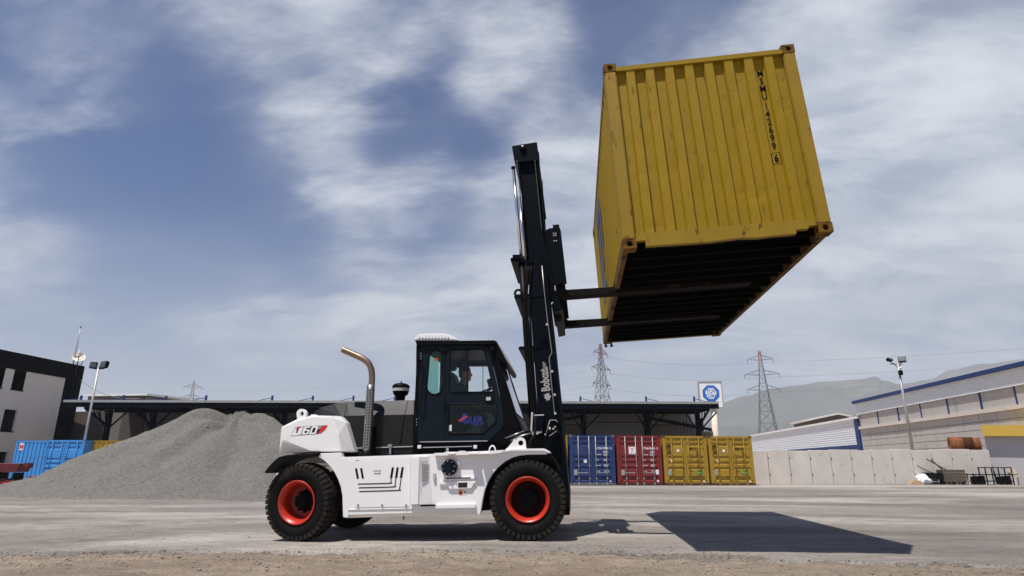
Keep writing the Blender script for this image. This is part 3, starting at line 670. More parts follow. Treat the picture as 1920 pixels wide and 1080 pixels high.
# --- containers beyond the gravel heap
p = S(122, 833, 35.8); p.z = gz(-40)
b1 = thing('shipping_container', 'sky blue container with closed panelled doors beyond the gravel heap', 'container', p, (0, 0, R(5)))
container_shell(b1, SKYB, SKYB); door_end(b1, SKYB, SKYB)
p = S(60, 830, 36.6); p.z = gz(-40)
b2 = thing('shipping_container', 'sky blue container with ribbed blank end and red and white letter', 'container', p, (0, 0, R(-6)))
container_shell(b2, SKYB, SKYB)
pr = corr_profile(-W2+0.155, W2-0.155, 0.30, 0.20, 0.02, 0.04)
obj('end_panel', sheet(pr, 0.12, CHT-0.1, lambda u, v, d: (u, 0.012+d, v)), SKYB, b2, True)
bm = nb(); box(bm, -W2+0.156, W2-0.156, 0.002, 0.09, CHT-0.12, CHT-0.04); obj('top_end_rail', bm, SKYB, b2, True)
bm = nb(); fpoly(bm, [(-0.92, 0.009, 2.0), (-0.58, 0.009, 2.0), (-0.58, 0.009, 2.42), (-0.92, 0.009, 2.42)], 1); text(bm, 'M', 0.44, (-0.92, 0.006, 2.05), (1, 0, 0), (0, 0, 1), 0.01, mi=0); obj('letter', bm, [DECALR, DECALW], b2, True, fixn=False)
p = S(160, 836, 36.6); p.z = gz(-40)
b3 = thing('shipping_container', 'dull yellow container side-on behind the gravel heap', 'container', p, (0, 0, R(-84)))
container_shell(b3, YEL2, RUSTDK); b3.location.y += 1.25
# ------------------------------------------------------------------ forklift
YC = 10.02                                           # centre line of the truck
def mir(Y): return 2*YC-Y
YB = 8.87
fk = thing('forklift', 'large white and black heavy forklift with red wheels lifting a yellow container', 'forklift', (-2.2, YC, 0))
def part(name, bm, m, parent=None, smooth=False): return obj(name, bm, m, parent or fk, smooth=smooth)
def both(name, pts, Y0, Y1, m, bev=0.0):             # the same piece on the near and the far side
    part(name, pp(pts, Y0, Y1, bev=bev), m)
    P = [S(x, y, Y0) for x, y in pts]; bm = nb()
    poly_prism(bm, [Vector((q.x, mir(Y0), q.z)) for q in P], [Vector((q.x, mir(Y1), q.z)) for q in P])
    if bev: bevel(bm, bev)
    part(name, bm, m)
def rings_solid(rings, cap=True):                    # rings of (px, py, Y), near side; mirrored to the far side
    bm = nb(); near = [[S(x, y, Y) for x, y, Y in r] for r in rings]
    allr = near + [[Vector((q.x, mir(q.y), q.z)) for q in r] for r in near[::-1]]
    V = [[bm.verts.new(q) for q in r] for r in allr]
    n = len(V[0])
    for a, b in zip(V, V[1:]):
        for i in range(n): bm.faces.new((a[i], a[(i+1) % n], b[(i+1) % n], b[i]))
    bm.faces.new(V[0][::-1]); bm.faces.new(V[-1]); return bm

# wheels ------------------------------------------------------------
def tyre_bm(Rr=0.535, hw=0.165):
    bm = nb()
    lathe(bm, [(0.285, -0.12), (0.305, -0.150), (0.36, -hw-0.012), (0.42, -hw-0.016), (0.47, -hw-0.004), (0.50, -hw+0.02), (0.512, -hw+0.06), (0.515, 0), (0.512, hw-0.06), (0.50, hw-0.02), (0.47, hw+0.004), (0.42, hw+0.016), (0.36, hw+0.012), (0.305, 0.150), (0.285, 0.12)], 72, (0, 0, 0), 'Y', close=True)
    n = 42; nf = len(bm.faces)
    for s in (-1, 1):
        for i in range(n):
            a0 = 2*math.pi*(i+(0.5 if s > 0 else 0))/n; da = 2*math.pi/n*0.36
            def pt(a, r, y): return Vector((r*math.cos(a), y*s, r*math.sin(a)))
            sh = 0.035
            for (r0, r1, y0, y1, s0, s1) in ((0.490, Rr-0.004, hw+0.008, hw-0.055, 0, 0), (0.505, Rr, hw-0.055, hw-0.115, 0, sh), (0.505, Rr, hw-0.115, 0.01, sh, sh*0.3)):
                lo = [pt(a0-da+s0, r0 if y0 < hw else 0.440, y0), pt(a0+da+s0, r0 if y0 < hw else 0.440, y0), pt(a0+da+s1, r0, y1), pt(a0-da+s1, r0, y1)]
                hi = [pt(a0-da+s0, r1-(0.016 if y0 > hw else 0), y0), pt(a0+da+s0, r1-(0.016 if y0 > hw else 0), y0), pt(a0+da+s1, r1, y1), pt(a0-da+s1, r1, y1)]
                poly_prism(bm, lo, hi)
    for i, f in enumerate(bm.faces):
        if i >= nf: f.material_index = 1
    return bm
def hub_bm(dp=0.0):
    bm = nb()
    r = lathe(bm, [(0.001, -0.085), (0.055, -0.085), (0.062, -0.075), (0.065, -0.04), (0.10, -0.035), (0.105, -0.005), (0.135, 0.0), (0.14, 0.03)], 24, (0, 0, 0), 'Y')
    for i in range(10):
        a = 2*math.pi*i/10; c = (0.145*math.cos(a), 0, 0.145*math.sin(a))
        q = lathe(bm, [(0.019, -0.035), (0.019, 0.03)], 6, c, 'Y', smooth=False); bm.faces.new(q[0])
    for v in bm.verts: v.co.y += dp
    return bm
def rim_bm(dp=0.0):
    bm = nb()
    lathe(bm, [(0.298, -0.155), (0.306, -0.168), (0.300, -0.176), (0.285, -0.172), (0.272, -0.150), (0.255, -0.135), (0.245, -0.10), (0.242, -0.05)], 56, (0, 0, 0), 'Y')
    return bm
def disc_bm(dp):
    bm = nb(); lathe(bm, [(0.242, -0.05), (0.240, -0.02+dp), (0.225, 0.012+dp), (0.15, 0.020+dp), (0.05, 0.022+dp)], 56, (0, 0, 0), 'Y'); return bm
HU = {}; RIMD = M('shaded red wheel disc', (0.30, 0.018, 0.006), 0.45, var=0.2, vs=8)  # rear disc: rim red with a milder shade put into the colour
def wheel(x, yc, zg, steer, flip, dp):
    if dp not in HU:
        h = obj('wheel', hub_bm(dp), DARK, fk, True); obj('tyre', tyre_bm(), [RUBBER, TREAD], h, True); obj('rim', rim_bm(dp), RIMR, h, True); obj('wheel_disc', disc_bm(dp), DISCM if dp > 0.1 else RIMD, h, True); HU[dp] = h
    else: h = copy_tree(HU[dp], fk)
    h.location = Vector((x, yc, zg+0.535)) - WO[fk]; h.rotation_euler = (0, random.uniform(0, 6), steer + (math.pi if flip else 0))
    return h
wf = S(989.4, 936.8, YB); wr = S(555.5, 942, YB)
yw = YB+0.165
wheel(wf.x, yw, 0.0, 0, False, 0.13); wheel(wf.x, mir(yw), 0.0, 0, True, 0.13)
wheel(wr.x+0.03, yw, gz(wr.x), R(-11), False, 0.05); wheel(wr.x+0.03, mir(yw), gz(wr.x), R(-13), True, 0.05)
for o in [c for c in fk.children if c.name.startswith('wheel')]: o.rotation_mode = 'ZYX'
bm = nb(); tube(bm, [(wf.x, yw, 0.535), (wf.x, mir(yw), 0.535)], 0.13, 16); part('front_axle', bm, BLACKP)
bm = nb(); tube(bm, [(wr.x, yw, 0.48), (wr.x, mir(yw), 0.48)], 0.10, 16); part('rear_axle', bm, BLACKP)

# chassis ----------------------------------------------------------
arch_r = [(597, 857), (608, 864), (618, 874), (627, 886), (634, 900), (639, 914), (641.7, 930), (642.5, 952), (643, 970)]
arch_f = [(901, 965), (902, 957), (905, 938), (909, 919), (915, 903), (923, 889), (934, 876), (947, 865), (960, 858), (972, 854.5), (988, 852.5), (1026, 852)]
side = [(597.5, 850), (640, 848.5), (641.5, 857), (660, 856.5), (830, 850.5), (915, 848.5), (946, 846.5), (958, 843.5), (1020, 843), (1031, 849.5), (1028, 852)] + arch_f[::-1][1:] + [(888, 965), (888.5, 959.5), (653.5, 966), (652.5, 971.5)] + arch_r[::-1]
both('side_panel', side, YB, YB+0.10, WHITE, 0.008)
bm = pp([(643, 860), (900, 854), (898, 960), (640, 965)], YB+0.11, mir(YB+0.11)); part('chassis_frame', bm, BLACKP)
part('front_frame', pp([(898, 854), (1000, 850), (1000, 950), (898, 958)], YB+0.46, mir(YB+0.46)), BLACKP)
part('wheel_arch_liner', pp([(905, 850), (1031, 850), (1036, 866), (1010, 862), (985, 860), (955, 866), (930, 884), (916, 905), (908, 935), (904, 957), (900, 957)], YB+0.06, YB+0.42), DARK)
part('wheel_arch_liner', pp([(560, 850), (600, 856), (622, 878), (636, 904), (641, 930), (642, 960), (646, 960), (647, 900), (640, 852)], YB+0.105, YB+0.45), DARK)
# sill under the side panel, leaning inwards
def sill():
    bm = nb(); a = [(652.5, 955.5), (889.5, 951), (889.5, 963.5), (653.5, 971)]
    P = [S(*a[0], YB-0.012), S(*a[1], YB-0.012), S(*a[2], YB+0.07), S(*a[3], YB+0.07)]
    Q = [q+Vector((0, 0.09, 0)) for q in P]; poly_prism(bm, P, Q); return bm
part('sill', sill(), WHITE)
part('sill_ledge', pp([(772, 947.5), (892, 944.5), (892, 952.5), (770, 955)], YB-0.035, YB-0.001, bev=0.006), WHITE)
part('step_pad', pp([(789, 946.6), (816, 946), (816, 949), (789, 949.6)], YB-0.045, YB-0.005), DARK)
ap = part('access_panel', pp([(650.5, 862), (770, 857.5), (768, 950), (665.5, 951.5)], YB-0.007, YB-0.0005, bev=0.003), WHITE)
for x in (671, 716, 761):
    part('latch', pp([(x-1.2, 945), (x+1.2, 945), (x+1.2, 951), (x-1.2, 951)], YB-0.022, YB-0.006), STEEL, ap)
for q in ([(665.5, 878.5), (669.5, 878), (673, 897), (669, 898)], [(675, 878), (679, 877.5), (682.5, 897), (678.5, 897.5)], [(734.5, 876.5), (738.5, 876), (735.5, 896), (731, 896.5)], [(743.5, 876.5), (747.5, 876), (745, 896), (740.5, 896.5)], [(753, 876), (757, 875.5), (754, 896), (749.5, 896)]):
    part('vent_slot', pp(q, YB-0.0095, YB-0.007), DECALK, ap)
bm = nb()
for pts in ([(671, 907.5), (729.5, 906), (732.5, 904), (733.5, 897)], [(672.5, 914.5), (736, 912.8), (740.5, 909.5), (742.5, 897)], [(673.5, 921.5), (745, 919.2), (749, 916), (752, 897)]):
    sp = spline([S(x, y, YB-0.009) for x, y in pts], 6)
    for a, b in zip(sp, sp[1:]): obox(bm, a, b, 0.013, 0.003, Vector((0, 1, 0)))
part('stripe_decal', bm, DECALK, ap)
bm = nb(); text(bm, '5. ACİL FAZLA', 0.022, S(699, 884, YB-0.009), (1, 0, 0.02), (0, 0, 1), 0.0008, sx=0.85); text(bm, 'YAKLAŞMA', 0.022, S(701, 889, YB-0.009), (1, 0, 0.02), (0, 0, 1), 0.0008, sx=0.9)
o = part('notice_text', bm, DECALB, ap)
bm = pp([(667, 862.5), (673, 862.3), (673, 863.5), (667, 863.7)], YB-0.009, YB-0.0075); part('warning_strip', bm, DECALR, ap)
# louvred wedge
def wedge():
    bm = nb(); P = [S(788, 856.5, YB-0.075), S(804.5, 856, YB-0.004), S(810, 945.5, YB-0.004), S(785.5, 946, YB-0.075)]
    poly_prism(bm, P, [Vector((q.x+(0.0), YB-0.0005, q.z)) for q in P]); return bm
lv = part('louvre_panel', wedge(), WHITE)
for i in range(13):
    y = 865+i*3.0; a = S(790, y, YB-0.070); b = S(803, y-0.5, YB-0.020)
    bm = nb(); obox(bm, a+Vector((0, -0.004, 0)), b+Vector((0, -0.004, 0)), 0.006, 0.007); part('louvre', bm, DECALG, lv)
part('column_cover', pp([(770.5, 857), (787, 856.2), (784.5, 946.5), (768.5, 947)], YB-0.078, YB-0.001, bev=0.008), WHITE)
part('door_catch', pp([(811.5, 887), (816.5, 887), (816.5, 899.5), (811.5, 899.5)], YB-0.03, YB-0.001, bev=0.004), LGREY)
# deck ledge with tabs, step windows
dl = part('deck_ledge', pp([(814, 849.5), (833, 849), (833, 847.5), (860, 847), (860, 845.6), (872, 845.2), (872, 847), (917, 845.5), (948, 843.5), (940, 849.5), (917, 852.5), (814, 855)], YB-0.065, YB-0.001, bev=0.004), WHITE)
for x0, x1 in ((842, 856), (881, 897.5), (901, 918)):
    bm = nb(); box(bm, S(x0, 850, YB).x, S(x1, 850, YB).x, YB-0.14, YB-0.066, 1.135, 1.15); part('step_tab', bm, WHITE, dl)
fc = S(843, 876.5, YB); bm = nb(); rr = 0.108
a = lathe(bm, [(0.001, -0.075), (rr-0.01, -0.075), (rr, -0.066), (rr, -0.002)], 32, (fc.x, YB, fc.z), 'Y', smooth=False); cap = part('fuel_cap', bm, CABP)
for i in range(8):
    an = 2*math.pi*i/8+0.2; bm = nb(); q = lathe(bm, [(0.010, -0.088), (0.010, -0.075)], 6, (fc.x+0.088*math.cos(an), YB, fc.z+0.088*math.sin(an)), 'Y', smooth=False); bm.faces.new(q[0]); part('bolt', bm, STEEL, cap)
bm = nb(); lathe(bm, [(rr+0.012, -0.045), (rr+0.02, -0.04), (rr+0.02, -0.002)], 32, (fc.x+0.02, YB, fc.z+0.005), 'Y'); part('filler_ring', bm, WHITE)
bx = part('battery_box_lip', pp([(829, 896.5), (890.5, 894.5), (890.5, 898.8), (829, 900.8)], YB-0.03, YB-0.001, bev=0.004), WHITE)
part('slot', pp([(836.5, 896.2), (882.5, 894.9), (882.5, 896.8), (836.5, 898)], YB-0.034, YB-0.0), DARK, bx)
pc = part('pocket_frame', pp([(823.5, 903), (892.5, 900.8), (892.5, 905), (888, 908), (884, 916), (843, 917.5), (837, 909), (823.5, 909)], YB-0.026, YB-0.001, bev=0.006), WHITE)
part('pocket_window', pp([(859, 905), (876, 904.5), (876, 913.7), (859, 914.2)], YB-0.029, YB-0.025), GLASSD, pc)
bm = pp([(860, 919), (867.5, 918.8), (867.5, 928), (860, 928.2)], YB-0.003, YB-0.0005); hz_ = part('hazard_label', bm, DECALO)
bm = nb(); fpoly(bm, [S(861.2, 926.5, YB-0.004), S(863.8, 921, YB-0.004), S(866.4, 926.3, YB-0.004)]); part('hazard_symbol', bm, DECALK, hz_)
bm = pp([(868, 919), (875, 918.8), (875, 927.8), (868, 928)], YB-0.003, YB-0.0005); hw_ = part('white_label', bm, DECALW)
bm = nb(); obox(bm, S(869.5, 922, YB-0.004), S(873.5, 922, YB-0.004), 0.012, 0.001, Vector((0, 1, 0))); obox(bm, S(872, 922, YB-0.004), S(872, 926.5, YB-0.004), 0.010, 0.001, Vector((0, 1, 0))); part('label_symbol', bm, DECALK, hw_)
bm = nb(); tube(bm, [S(757, 965, YB+0.1), S(757, 974, YB+0.1)], 0.010, 8); part('drain_pipe', bm, DARK)
# front fender edge, lifting lug and grab ring
part('fender_top', pp([(948, 844), (960, 841.5), (1021, 841), (1032, 847.5), (1031, 850.5), (1019, 845.5), (958, 846), (946, 848.5)], YB-0.03, YB+0.5, bev=0.006), WHITE)
lug = plate([(944, 846), (953, 838), (960, 829.5), (964, 823.5)]+arc(976, 829.5, 9.6, 9.6, 215, 350, 9)+[(987, 843)], [arc(976.2, 830.5, 4.9, 4.9, 0, 345, 16)], lambda u, v, d: S(u, v, YB+0.02)+Vector((0, d, 0)), 0.06); part('lifting_lug', lug, WHITE)
bm = nb(); tube(bm, spline([S(917, 848, YB+0.03), S(918.5, 840, YB+0.03), S(922.5, 836, YB+0.03), S(927, 838, YB+0.03), S(929.5, 847, YB+0.03)], 5), 0.010, 8); part('grab_ring', bm, WHITE)
part('front_mudflap', pp([(1024, 850), (1030, 849.5), (1036, 855), (1042, 864), (1046.5, 873), (1048.5, 881), (1047, 881.5), (1041, 867), (1034, 858), (1027, 852.5)], YB+0.0, YB+0.4), DARK)
part('mudflap_panel', pp([(1026, 852), (1036, 859), (1043, 870), (1047, 881), (1040, 876), (1030, 864)], YB+0.15, YB+0.17), DARK)
# rear mudguard
part('rear_mudguard', pp([(496, 884.5), (500, 879.5), (507, 871), (515, 863), (523, 857), (535, 853.5), (555, 851.5), (600, 850), (600, 853.5), (572, 855.5), (552, 859), (538, 864.5), (529, 870), (519, 879), (510, 886.5), (497, 887.5)], YB-0.02, YB+0.42, bev=0.006), DARK)
part('rear_frame', pp([(523, 858), (560, 850), (650, 850), (650, 872), (600, 868), (560, 872), (517, 898)], YB+0.55, mir(YB+0.55)), WHITE)

# counterweight ----------------------------------------------------
Y1, Y2 = YB+0.03, YB+0.26
cw = rings_solid([
    [(531, 800.5, Y1), (557, 788, Y1), (586, 780.5, Y1), (621, 781.5, Y1), (634, 815, Y1), (639.5, 846.5, Y1), (582, 846.5, Y1), (530, 826, Y1)],
    [(527, 801, Y1+.06), (556.5, 786.5, Y1+.05), (585.5, 779, Y1+.05), (638, 780, Y2), (649.5, 793, Y2), (665.5, 848.5, Y2), (581.5, 847.2, Y1+0.02), (523, 850.5, Y1+0.10)]])
bevel(cw, 0.012); part('counterweight', cw, WHITE)
part('counterweight_ridge', pp([(579, 781.5), (584, 777.5), (590, 777.2), (608, 780.8)], YB+0.5, mir(YB+0.5)), WHITE)
lugb = plate([(557.5, 789), (556, 776)]+arc(565.2, 776, 9.4, 9.4, 180, 360, 12)+[(573.5, 788)], [arc(565.5, 775.3, 4.0, 4.6, 0, 345, 16)], lambda u, v, d: S(u, v, YC-0.25)+Vector((0, d, 0)), 0.07); bevel(lugb, 0.006); part('lifting_eye', lugb, WHITE)
bm = nb(); YD = Y1-0.003
def dq(pts, mi, dy=0.0): fpoly(bm, [S(x, y, YD-dy) for x, y in pts], mi)
dq([(545, 817.5), (553.5, 800.5), (614.5, 797.2), (610, 804), (606, 808.5), (600, 812.5), (594, 813.3), (571, 815)], 0)
dq([(545.8, 816.8), (554, 801.2), (559, 800.9), (554.5, 812), (557.5, 811.8), (560.5, 803.8), (564.8, 803.6), (560, 814.6), (556.8, 816.3)], 1, .001)
dq([(556.5, 801), (563.7, 800.7), (562.2, 803.9), (558.5, 804.2), (557.6, 806.2), (554.8, 806.4)], 2, .0015)
dq([(567, 800.3), (569.3, 800.2), (563.6, 815), (558.8, 815.3), (562.8, 803.6), (560.6, 803.6)], 1, .002)
def ring_digit(o, i, mi=1):
    n = len(o)
    for k in range(n): fpoly(bm, [S(*o[k], YD-.002), S(*o[(k+1) % n], YD-.002), S(*i[(k+1) % n], YD-.002), S(*i[k], YD-.002)], mi)
dq([(572, 800), (582.5, 799.4), (581.4, 802.2), (574.6, 802.6), (573.5, 805.4), (580.2, 805.2), (581, 806.3), (578.2, 813.2), (576.4, 814.2), (566, 814.8), (565.3, 813.8), (570, 801.2)], 1, .002)
dq([(571.6, 808.2), (576.8, 808), (575.6, 811.3), (570.4, 811.6)], 0, .003)
dq([(586.2, 799.2), (596, 798.7), (597, 799.6), (592.4, 812.6), (590.6, 813.6), (580.4, 814.1), (579.6, 813.2), (584.4, 800.4)], 1, .002)
dq([(587.4, 802.3), (592.4, 802), (589.2, 810.6), (584.4, 810.9)], 0, .003)
dq([(604.5, 798), (614.2, 797.5), (610, 804), (606, 808.5), (600, 812.4), (595.5, 813)], 2, .002); dq([(599, 798.3), (604, 798), (600.5, 803.5), (594.5, 806)], 3, .002)
part('model_lettering', bm, [DECALK, DECALW, DECALR, DECALG])

# hood, exhaust, precleaner ------------------------------------------
Yh, Yh2 = 9.28, 9.40
hood = rings_solid([
    [(600, 800, Yh), (640, 781, Yh), (655, 779.5, Yh), (700, 778.5, Yh), (776, 777, Yh), (776, 857, Yh), (655, 859, Yh), (600, 859, Yh)],
    [(577, 782, Yh2+.03), (600, 764.5, Yh2), (628, 756.5, Yh2), (651, 753.8, Yh2), (776, 749.8, Yh2), (776, 857, Yh+.02), (655, 859, Yh+.02), (600, 859, Yh+.02)]])
bevel(hood, 0.012); hd = part('hood', hood, HOODP)
bm = nb(); tube(bm, [S(651.5, 755, Yh2-.004), S(646, 780, Yh-.004), S(644, 800, Yh-.004)], 0.004, 6); part('seam', bm, DARK, hd)
bm = nb(); tube(bm, [S(765, 750.8, Yh2-.004), S(758.5, 778, Yh-.004), S(750, 834, Yh-.004)], 0.005, 6); part('seam', bm, DARK, hd)
bm = nb(); obox(bm, S(662, 840.5, Yh-.006), S(777, 837, Yh-.006), 0.014, 0.014); part('trim_strip', bm, LGREY, hd)
bm = pp([(727, 833), (735, 832.7), (735, 838), (733, 838), (733.5, 852), (729.5, 852), (730, 838), (727, 838)], Yh-0.05, Yh-.001, bev=0.003); part('hood_latch', bm, STEEL, hd)
Ye = 9.12
bm = nb(); lo = S(687, 851, Ye); hi = S(695.5, 722, Ye); mid = Vector(((lo.x+hi.x)/2, Ye, 0))
tube(bm, [(mid.x, Ye, lo.z + (hi.z-lo.z)*i/10) for i in range(11)], 0.062, 24, uv=True); ex = part('exhaust_shield', bm, PERF, smooth=False)
pth = spline([Vector((mid.x+.01, Ye, hi.z-0.05)), Vector((mid.x+.01, Ye, hi.z+0.10)), S(696.5, 694, Ye), S(691, 681, Ye), S(680, 672.5, Ye), S(662, 664, Ye), S(642.5, 655.5, Ye)], 7)
bm = nb(); tube(bm, pth, 0.048, 20, cap=False); tube(bm, pth, 0.043, 20, cap=False); part('exhaust_pipe', bm, PIPEM)
part('exhaust_bracket', pp([(694, 800), (700, 800), (700, 852), (690, 852)], Ye+0.03, Yh+0.01), DARK)
Yp = 9.62; pcn = S(751, 743, Yp); bm = nb(); k = 1/ (F_PX/ (Yp*1.02))
lathe(bm, [(0.001, 0.205), (0.06, 0.205), (0.10, 0.195), (0.138, 0.165), (0.140, 0.135), (0.128, 0.130), (0.128, 0.075), (0.115, 0.03), (0.075, 0.0), (0.07, -0.10)], 28, (pcn.x, Yp, pcn.z), 'Z'); part('air_precleaner', bm, BLACKP)
bm = nb(); lathe(bm, [(0.131, 0.128), (0.133, 0.10), (0.131, 0.077)], 28, (pcn.x, Yp, pcn.z), 'Z'); part('precleaner_bowl', bm, LGREY)
bm = nb(); lathe(bm, [(0.001, 0.235), (0.012, 0.235), (0.012, 0.20)], 8, (pcn.x, Yp, pcn.z), 'Z'); part('precleaner_nut', bm, DARK)

# cab --------------------------------------------------------------
YK = 9.20
def sK(u, v, d): return S(u, v, YK)+Vector((0, d, 0))
def sKf(u, v, d): p = S(u, v, YK); return Vector((p.x, mir(YK)-d, p.z))
pill = arc(817, 674, 13, 17.5, 180, 360, 10)[::1]
pill = [(804.2, 678)] + arc(817.3, 674, 12.9, 17.5, 190, 350, 10) + [(829.8, 690), (829.2, 727)] + arc(814.8, 726, 14.3, 13.5, 0, 170, 9) + [(800.6, 722)]
upw = [(843.5, 655.5), (900, 654.8)] + arc(902, 662.5, 7.5, 7.7, 280, 345, 4) + [(925.5, 734.5), (842.5, 735.5)]
low = [(840.5, 763.5)] + arc(845.5, 763, 5, 5.5, 195, 265, 3) + [(927, 757)] + arc(926.5, 762.5, 5, 5.5, 285, 345, 3) + [(931, 789.5), (905.5, 812), (845, 812.3)] + arc(845, 807, 5, 5.3, 100, 170, 3)
door_o = [(835.6, 647.5), (903, 646.8), (911, 650.5), (917, 660), (926, 695), (943, 772), (944, 798), (915.5, 826), (834.6, 828)]
rear_o = [(784, 647.8), (834.6, 647.5), (833.6, 828), (776, 830.5), (778.5, 749), (783, 690)]
for fn, sidename in ((sK, 'near'), (sKf, 'far')):
    q = part('cab_side_panel', plate(rear_o, [pill], fn, 0.05), CABP)
    d = part('cab_door', plate(door_o, [upw, low], fn, 0.045), CABP)
    for ring, nm, par in ((pill, 'window_seal', q), (upw, 'window_seal', d), (low, 'window_seal', d)):
        bm = nb(); tube(bm, [fn(u, v, -0.002) for u, v in ring]+[fn(*ring[0], -0.002), fn(*ring[1], -0.002)], 0.0105, 6, cap=False); part(nm, bm, DARK, par)
    for ring, g, par in ((pill, GREENG if fn is sK else CLEARG, q), (low, GREENG, d)):
        part('window_pane', plate(ring, [], lambda u, v, dd: fn(u, v, 0.022+dd), 0), g, par)
    part('window_pane', plate([(843.5, 655.5), (876, 655), (876, 735), (842.5, 735.5)], [], lambda u, v, dd: fn(u, v, 0.022+dd), 0), GREENG if fn is sK else CLEARG, d)
    part('window_pane', plate([(876, 655)]+upw[1:-1]+[(876, 735)], [], lambda u, v, dd: fn(u, v, 0.026+dd), 0), CLEARG, d)
    bm = nb(); tube(bm, [fn(876, 655, 0.012), fn(876, 735, 0.012)], 0.006, 6); part('window_bar', bm, DARK, d)
    if fn is sK:
        part('door_handle', pp([(909, 742), (926.5, 741.5), (927.5, 752), (909.5, 752.5)], YK-0.02, YK-0.001, bev=0.004), DARK, d)
        part('handle_pull', pp([(911.5, 744.5), (920, 744.2), (920, 750.5), (911.5, 750.8)], YK-0.03, YK-0.019), LGREY, d)
        for y in (653, 757.5): part('hinge', pp([(830, y-3), (836.5, y-3), (836.5, y+5), (830, y+5)], YK-0.025, YK-0.001), DARK, d)
        bm = nb(); lathe(bm, [(0.001, -0.0), (0.036, -0.0)], 20, (S(817.5, 673.5, YK).x, YK-0.004+0.026, S(817.5, 673.5, YK).z), 'Y'); nn_ = part('number_sticker', bm, DECALO, q)
        bm = nb(); text(bm, '10', 0.042, S(814.5, 675.8, YK+0.018), (1, 0, 0.02), (0, 0, 1), 0.0015); part('number', bm, DECALR, nn_)
        part('white_sticker', plate([(840.8, 797), (846.5, 796.5), (846, 808), (840.2, 808.3)], [], lambda u, v, dd: fn(u, v, 0.017), 0), DECALW, d)
        bm = nb(); pY = YK+0.016
        text(bm, 'ZLER', 0.125, S(869.5, 793.5, pY), (1, 0, 0.03), (0, 0, 1), 0.004, sx=1.0, shear=0.1, mi=0); text(bm, 'LOJİSTİK', 0.045, S(884, 797.3, pY), (1, 0, 0.03), (0, 0, 1), 0.0015, mi=0)
        for pts, mi in (([(862, 790.5), (868, 776), (872.5, 774.5), (878, 782), (882, 786), (876, 791.5), (869, 792)], 0), ([(858.5, 788.5), (876, 779.2), (877.5, 780.5), (861.5, 790.5)], 1)): fpoly(bm, [S(x, y, pY-0.001*mi) for x, y in pts], mi)
        part('company_logo', bm, [DECALB, DECALR], d)
    pil = [(903, 647), (928, 645), (933, 668), (944, 700), (967, 772), (972, 790), (974, 812), (985, 817), (975, 832), (915.5, 828.5), (944.8, 798.4), (943.8, 771.8), (926.8, 694.8), (917.8, 659.6), (911.6, 650)]
    part('front_pillar', plate(pil, [], fn, 0.07), BLACKP)
part('roof', pp([(779.5, 640.8), (782, 639.5), (928, 637.8), (930, 640), (929.5, 647), (781, 648.3)], YK-0.03, mir(YK-0.03), bev=0.01), BLACKP)
part('sun_visor', pp([(926, 640.5), (930, 638.6), (949, 674.5), (948.2, 681), (941, 681), (935, 668)], YK-0.01, mir(YK-0.01), bev=0.006), BLACKP)
part('visor_skin', pp([(930.5, 640), (931.5, 640), (949.8, 674.8), (949, 675.5)], YK+0.03, mir(YK+0.03)), DECALG)
part('roof_gutter', pp([(786, 644.3), (925, 642.3), (925, 644), (786, 646)], YK-0.045, YK-0.029), DARK)
part('work_lamp', pp([(918, 649), (926, 648.5), (927, 657), (919, 657.5)], YK-0.06, YK-0.005, bev=0.008), DARK)
part('work_lamp', pp([(940, 678), (949, 676), (950.5, 685), (946, 693), (939, 690)], YK+0.05, YK+0.2, bev=0.01), DARK)
part('work_lamp', pp([(784, 660), (790, 660), (789, 674), (783, 674)], YK-0.03, YK, bev=0.005), DARK)
part('cab_rear_pillar', pp([(780.5, 648), (788, 648), (785, 700), (783, 749), (781, 832), (774, 832.5), (777.6, 749.6), (780, 700)], YK-0.012, YK+0.06), BLACKP)
part('cab_rear_pillar', pp([(780.5, 648), (788, 648), (785, 700), (783, 749), (781, 832), (774, 832.5), (777.6, 749.6), (780, 700)], mir(YK+0.06), mir(YK-0.012)), BLACKP)
part('cab_rear_wall', pp([(777.6, 749.6), (782, 749.6), (781, 832), (775, 832)], YK+0.061, mir(YK+0.061)), CABP)
a = S(781.5, 648.5, YK); b = S(778.6, 749.6, YK)
bm = nb(); fpoly(bm, [Vector((a.x, YK+.061, a.z)), Vector((b.x, YK+.061, b.z)), Vector((b.x, mir(YK+.061), b.z)), Vector((a.x, mir(YK+.061), a.z))]); part('rear_window', bm, GREENG)
a = S(932, 668, YK); b = S(966, 772, YK)
bm = nb(); fpoly(bm, [Vector((a.x, YK+.03, a.z)), Vector((b.x, YK+.03, b.z)), Vector((b.x, mir(YK+.03), b.z)), Vector((a.x, mir(YK+.03), a.z))]); part('windscreen', bm, CLEARG)
bm = nb(); tube(bm, [S(946, 712, YK+.1), S(950, 735, YK+.1), S(966, 774, YK+.1)], 0.007, 6); part('wiper', bm, DARK)
part('cab_base', pp([(774, 830), (917, 827.5), (985, 822), (990, 846), (774, 853)], YK+0.02, mir(YK+0.02)), BLACKP)
part('base_trim', pp([(787, 827.8), (914, 825.8), (914, 827.6), (787, 829.6)], YK-0.012, YK-0.001), DECALG)
part('rail_trim', pp([(793, 838.2), (885, 836), (885, 837.6), (793, 839.8)], YK+0.0, YK+0.019), LGREY)
for x in (786, 891): part('bracket', pp([(x-3.4, 834.5), (x+3.4, 834.3), (x+3.4, 841), (x-3.4, 841.2)], YK-0.012, YK+0.019, bev=0.003), WHITE)
part('bracket', pp([(836.5, 839.5), (841, 839.5), (841, 848), (836.5, 848)], YK+0.0, YK+0.019), LGREY)
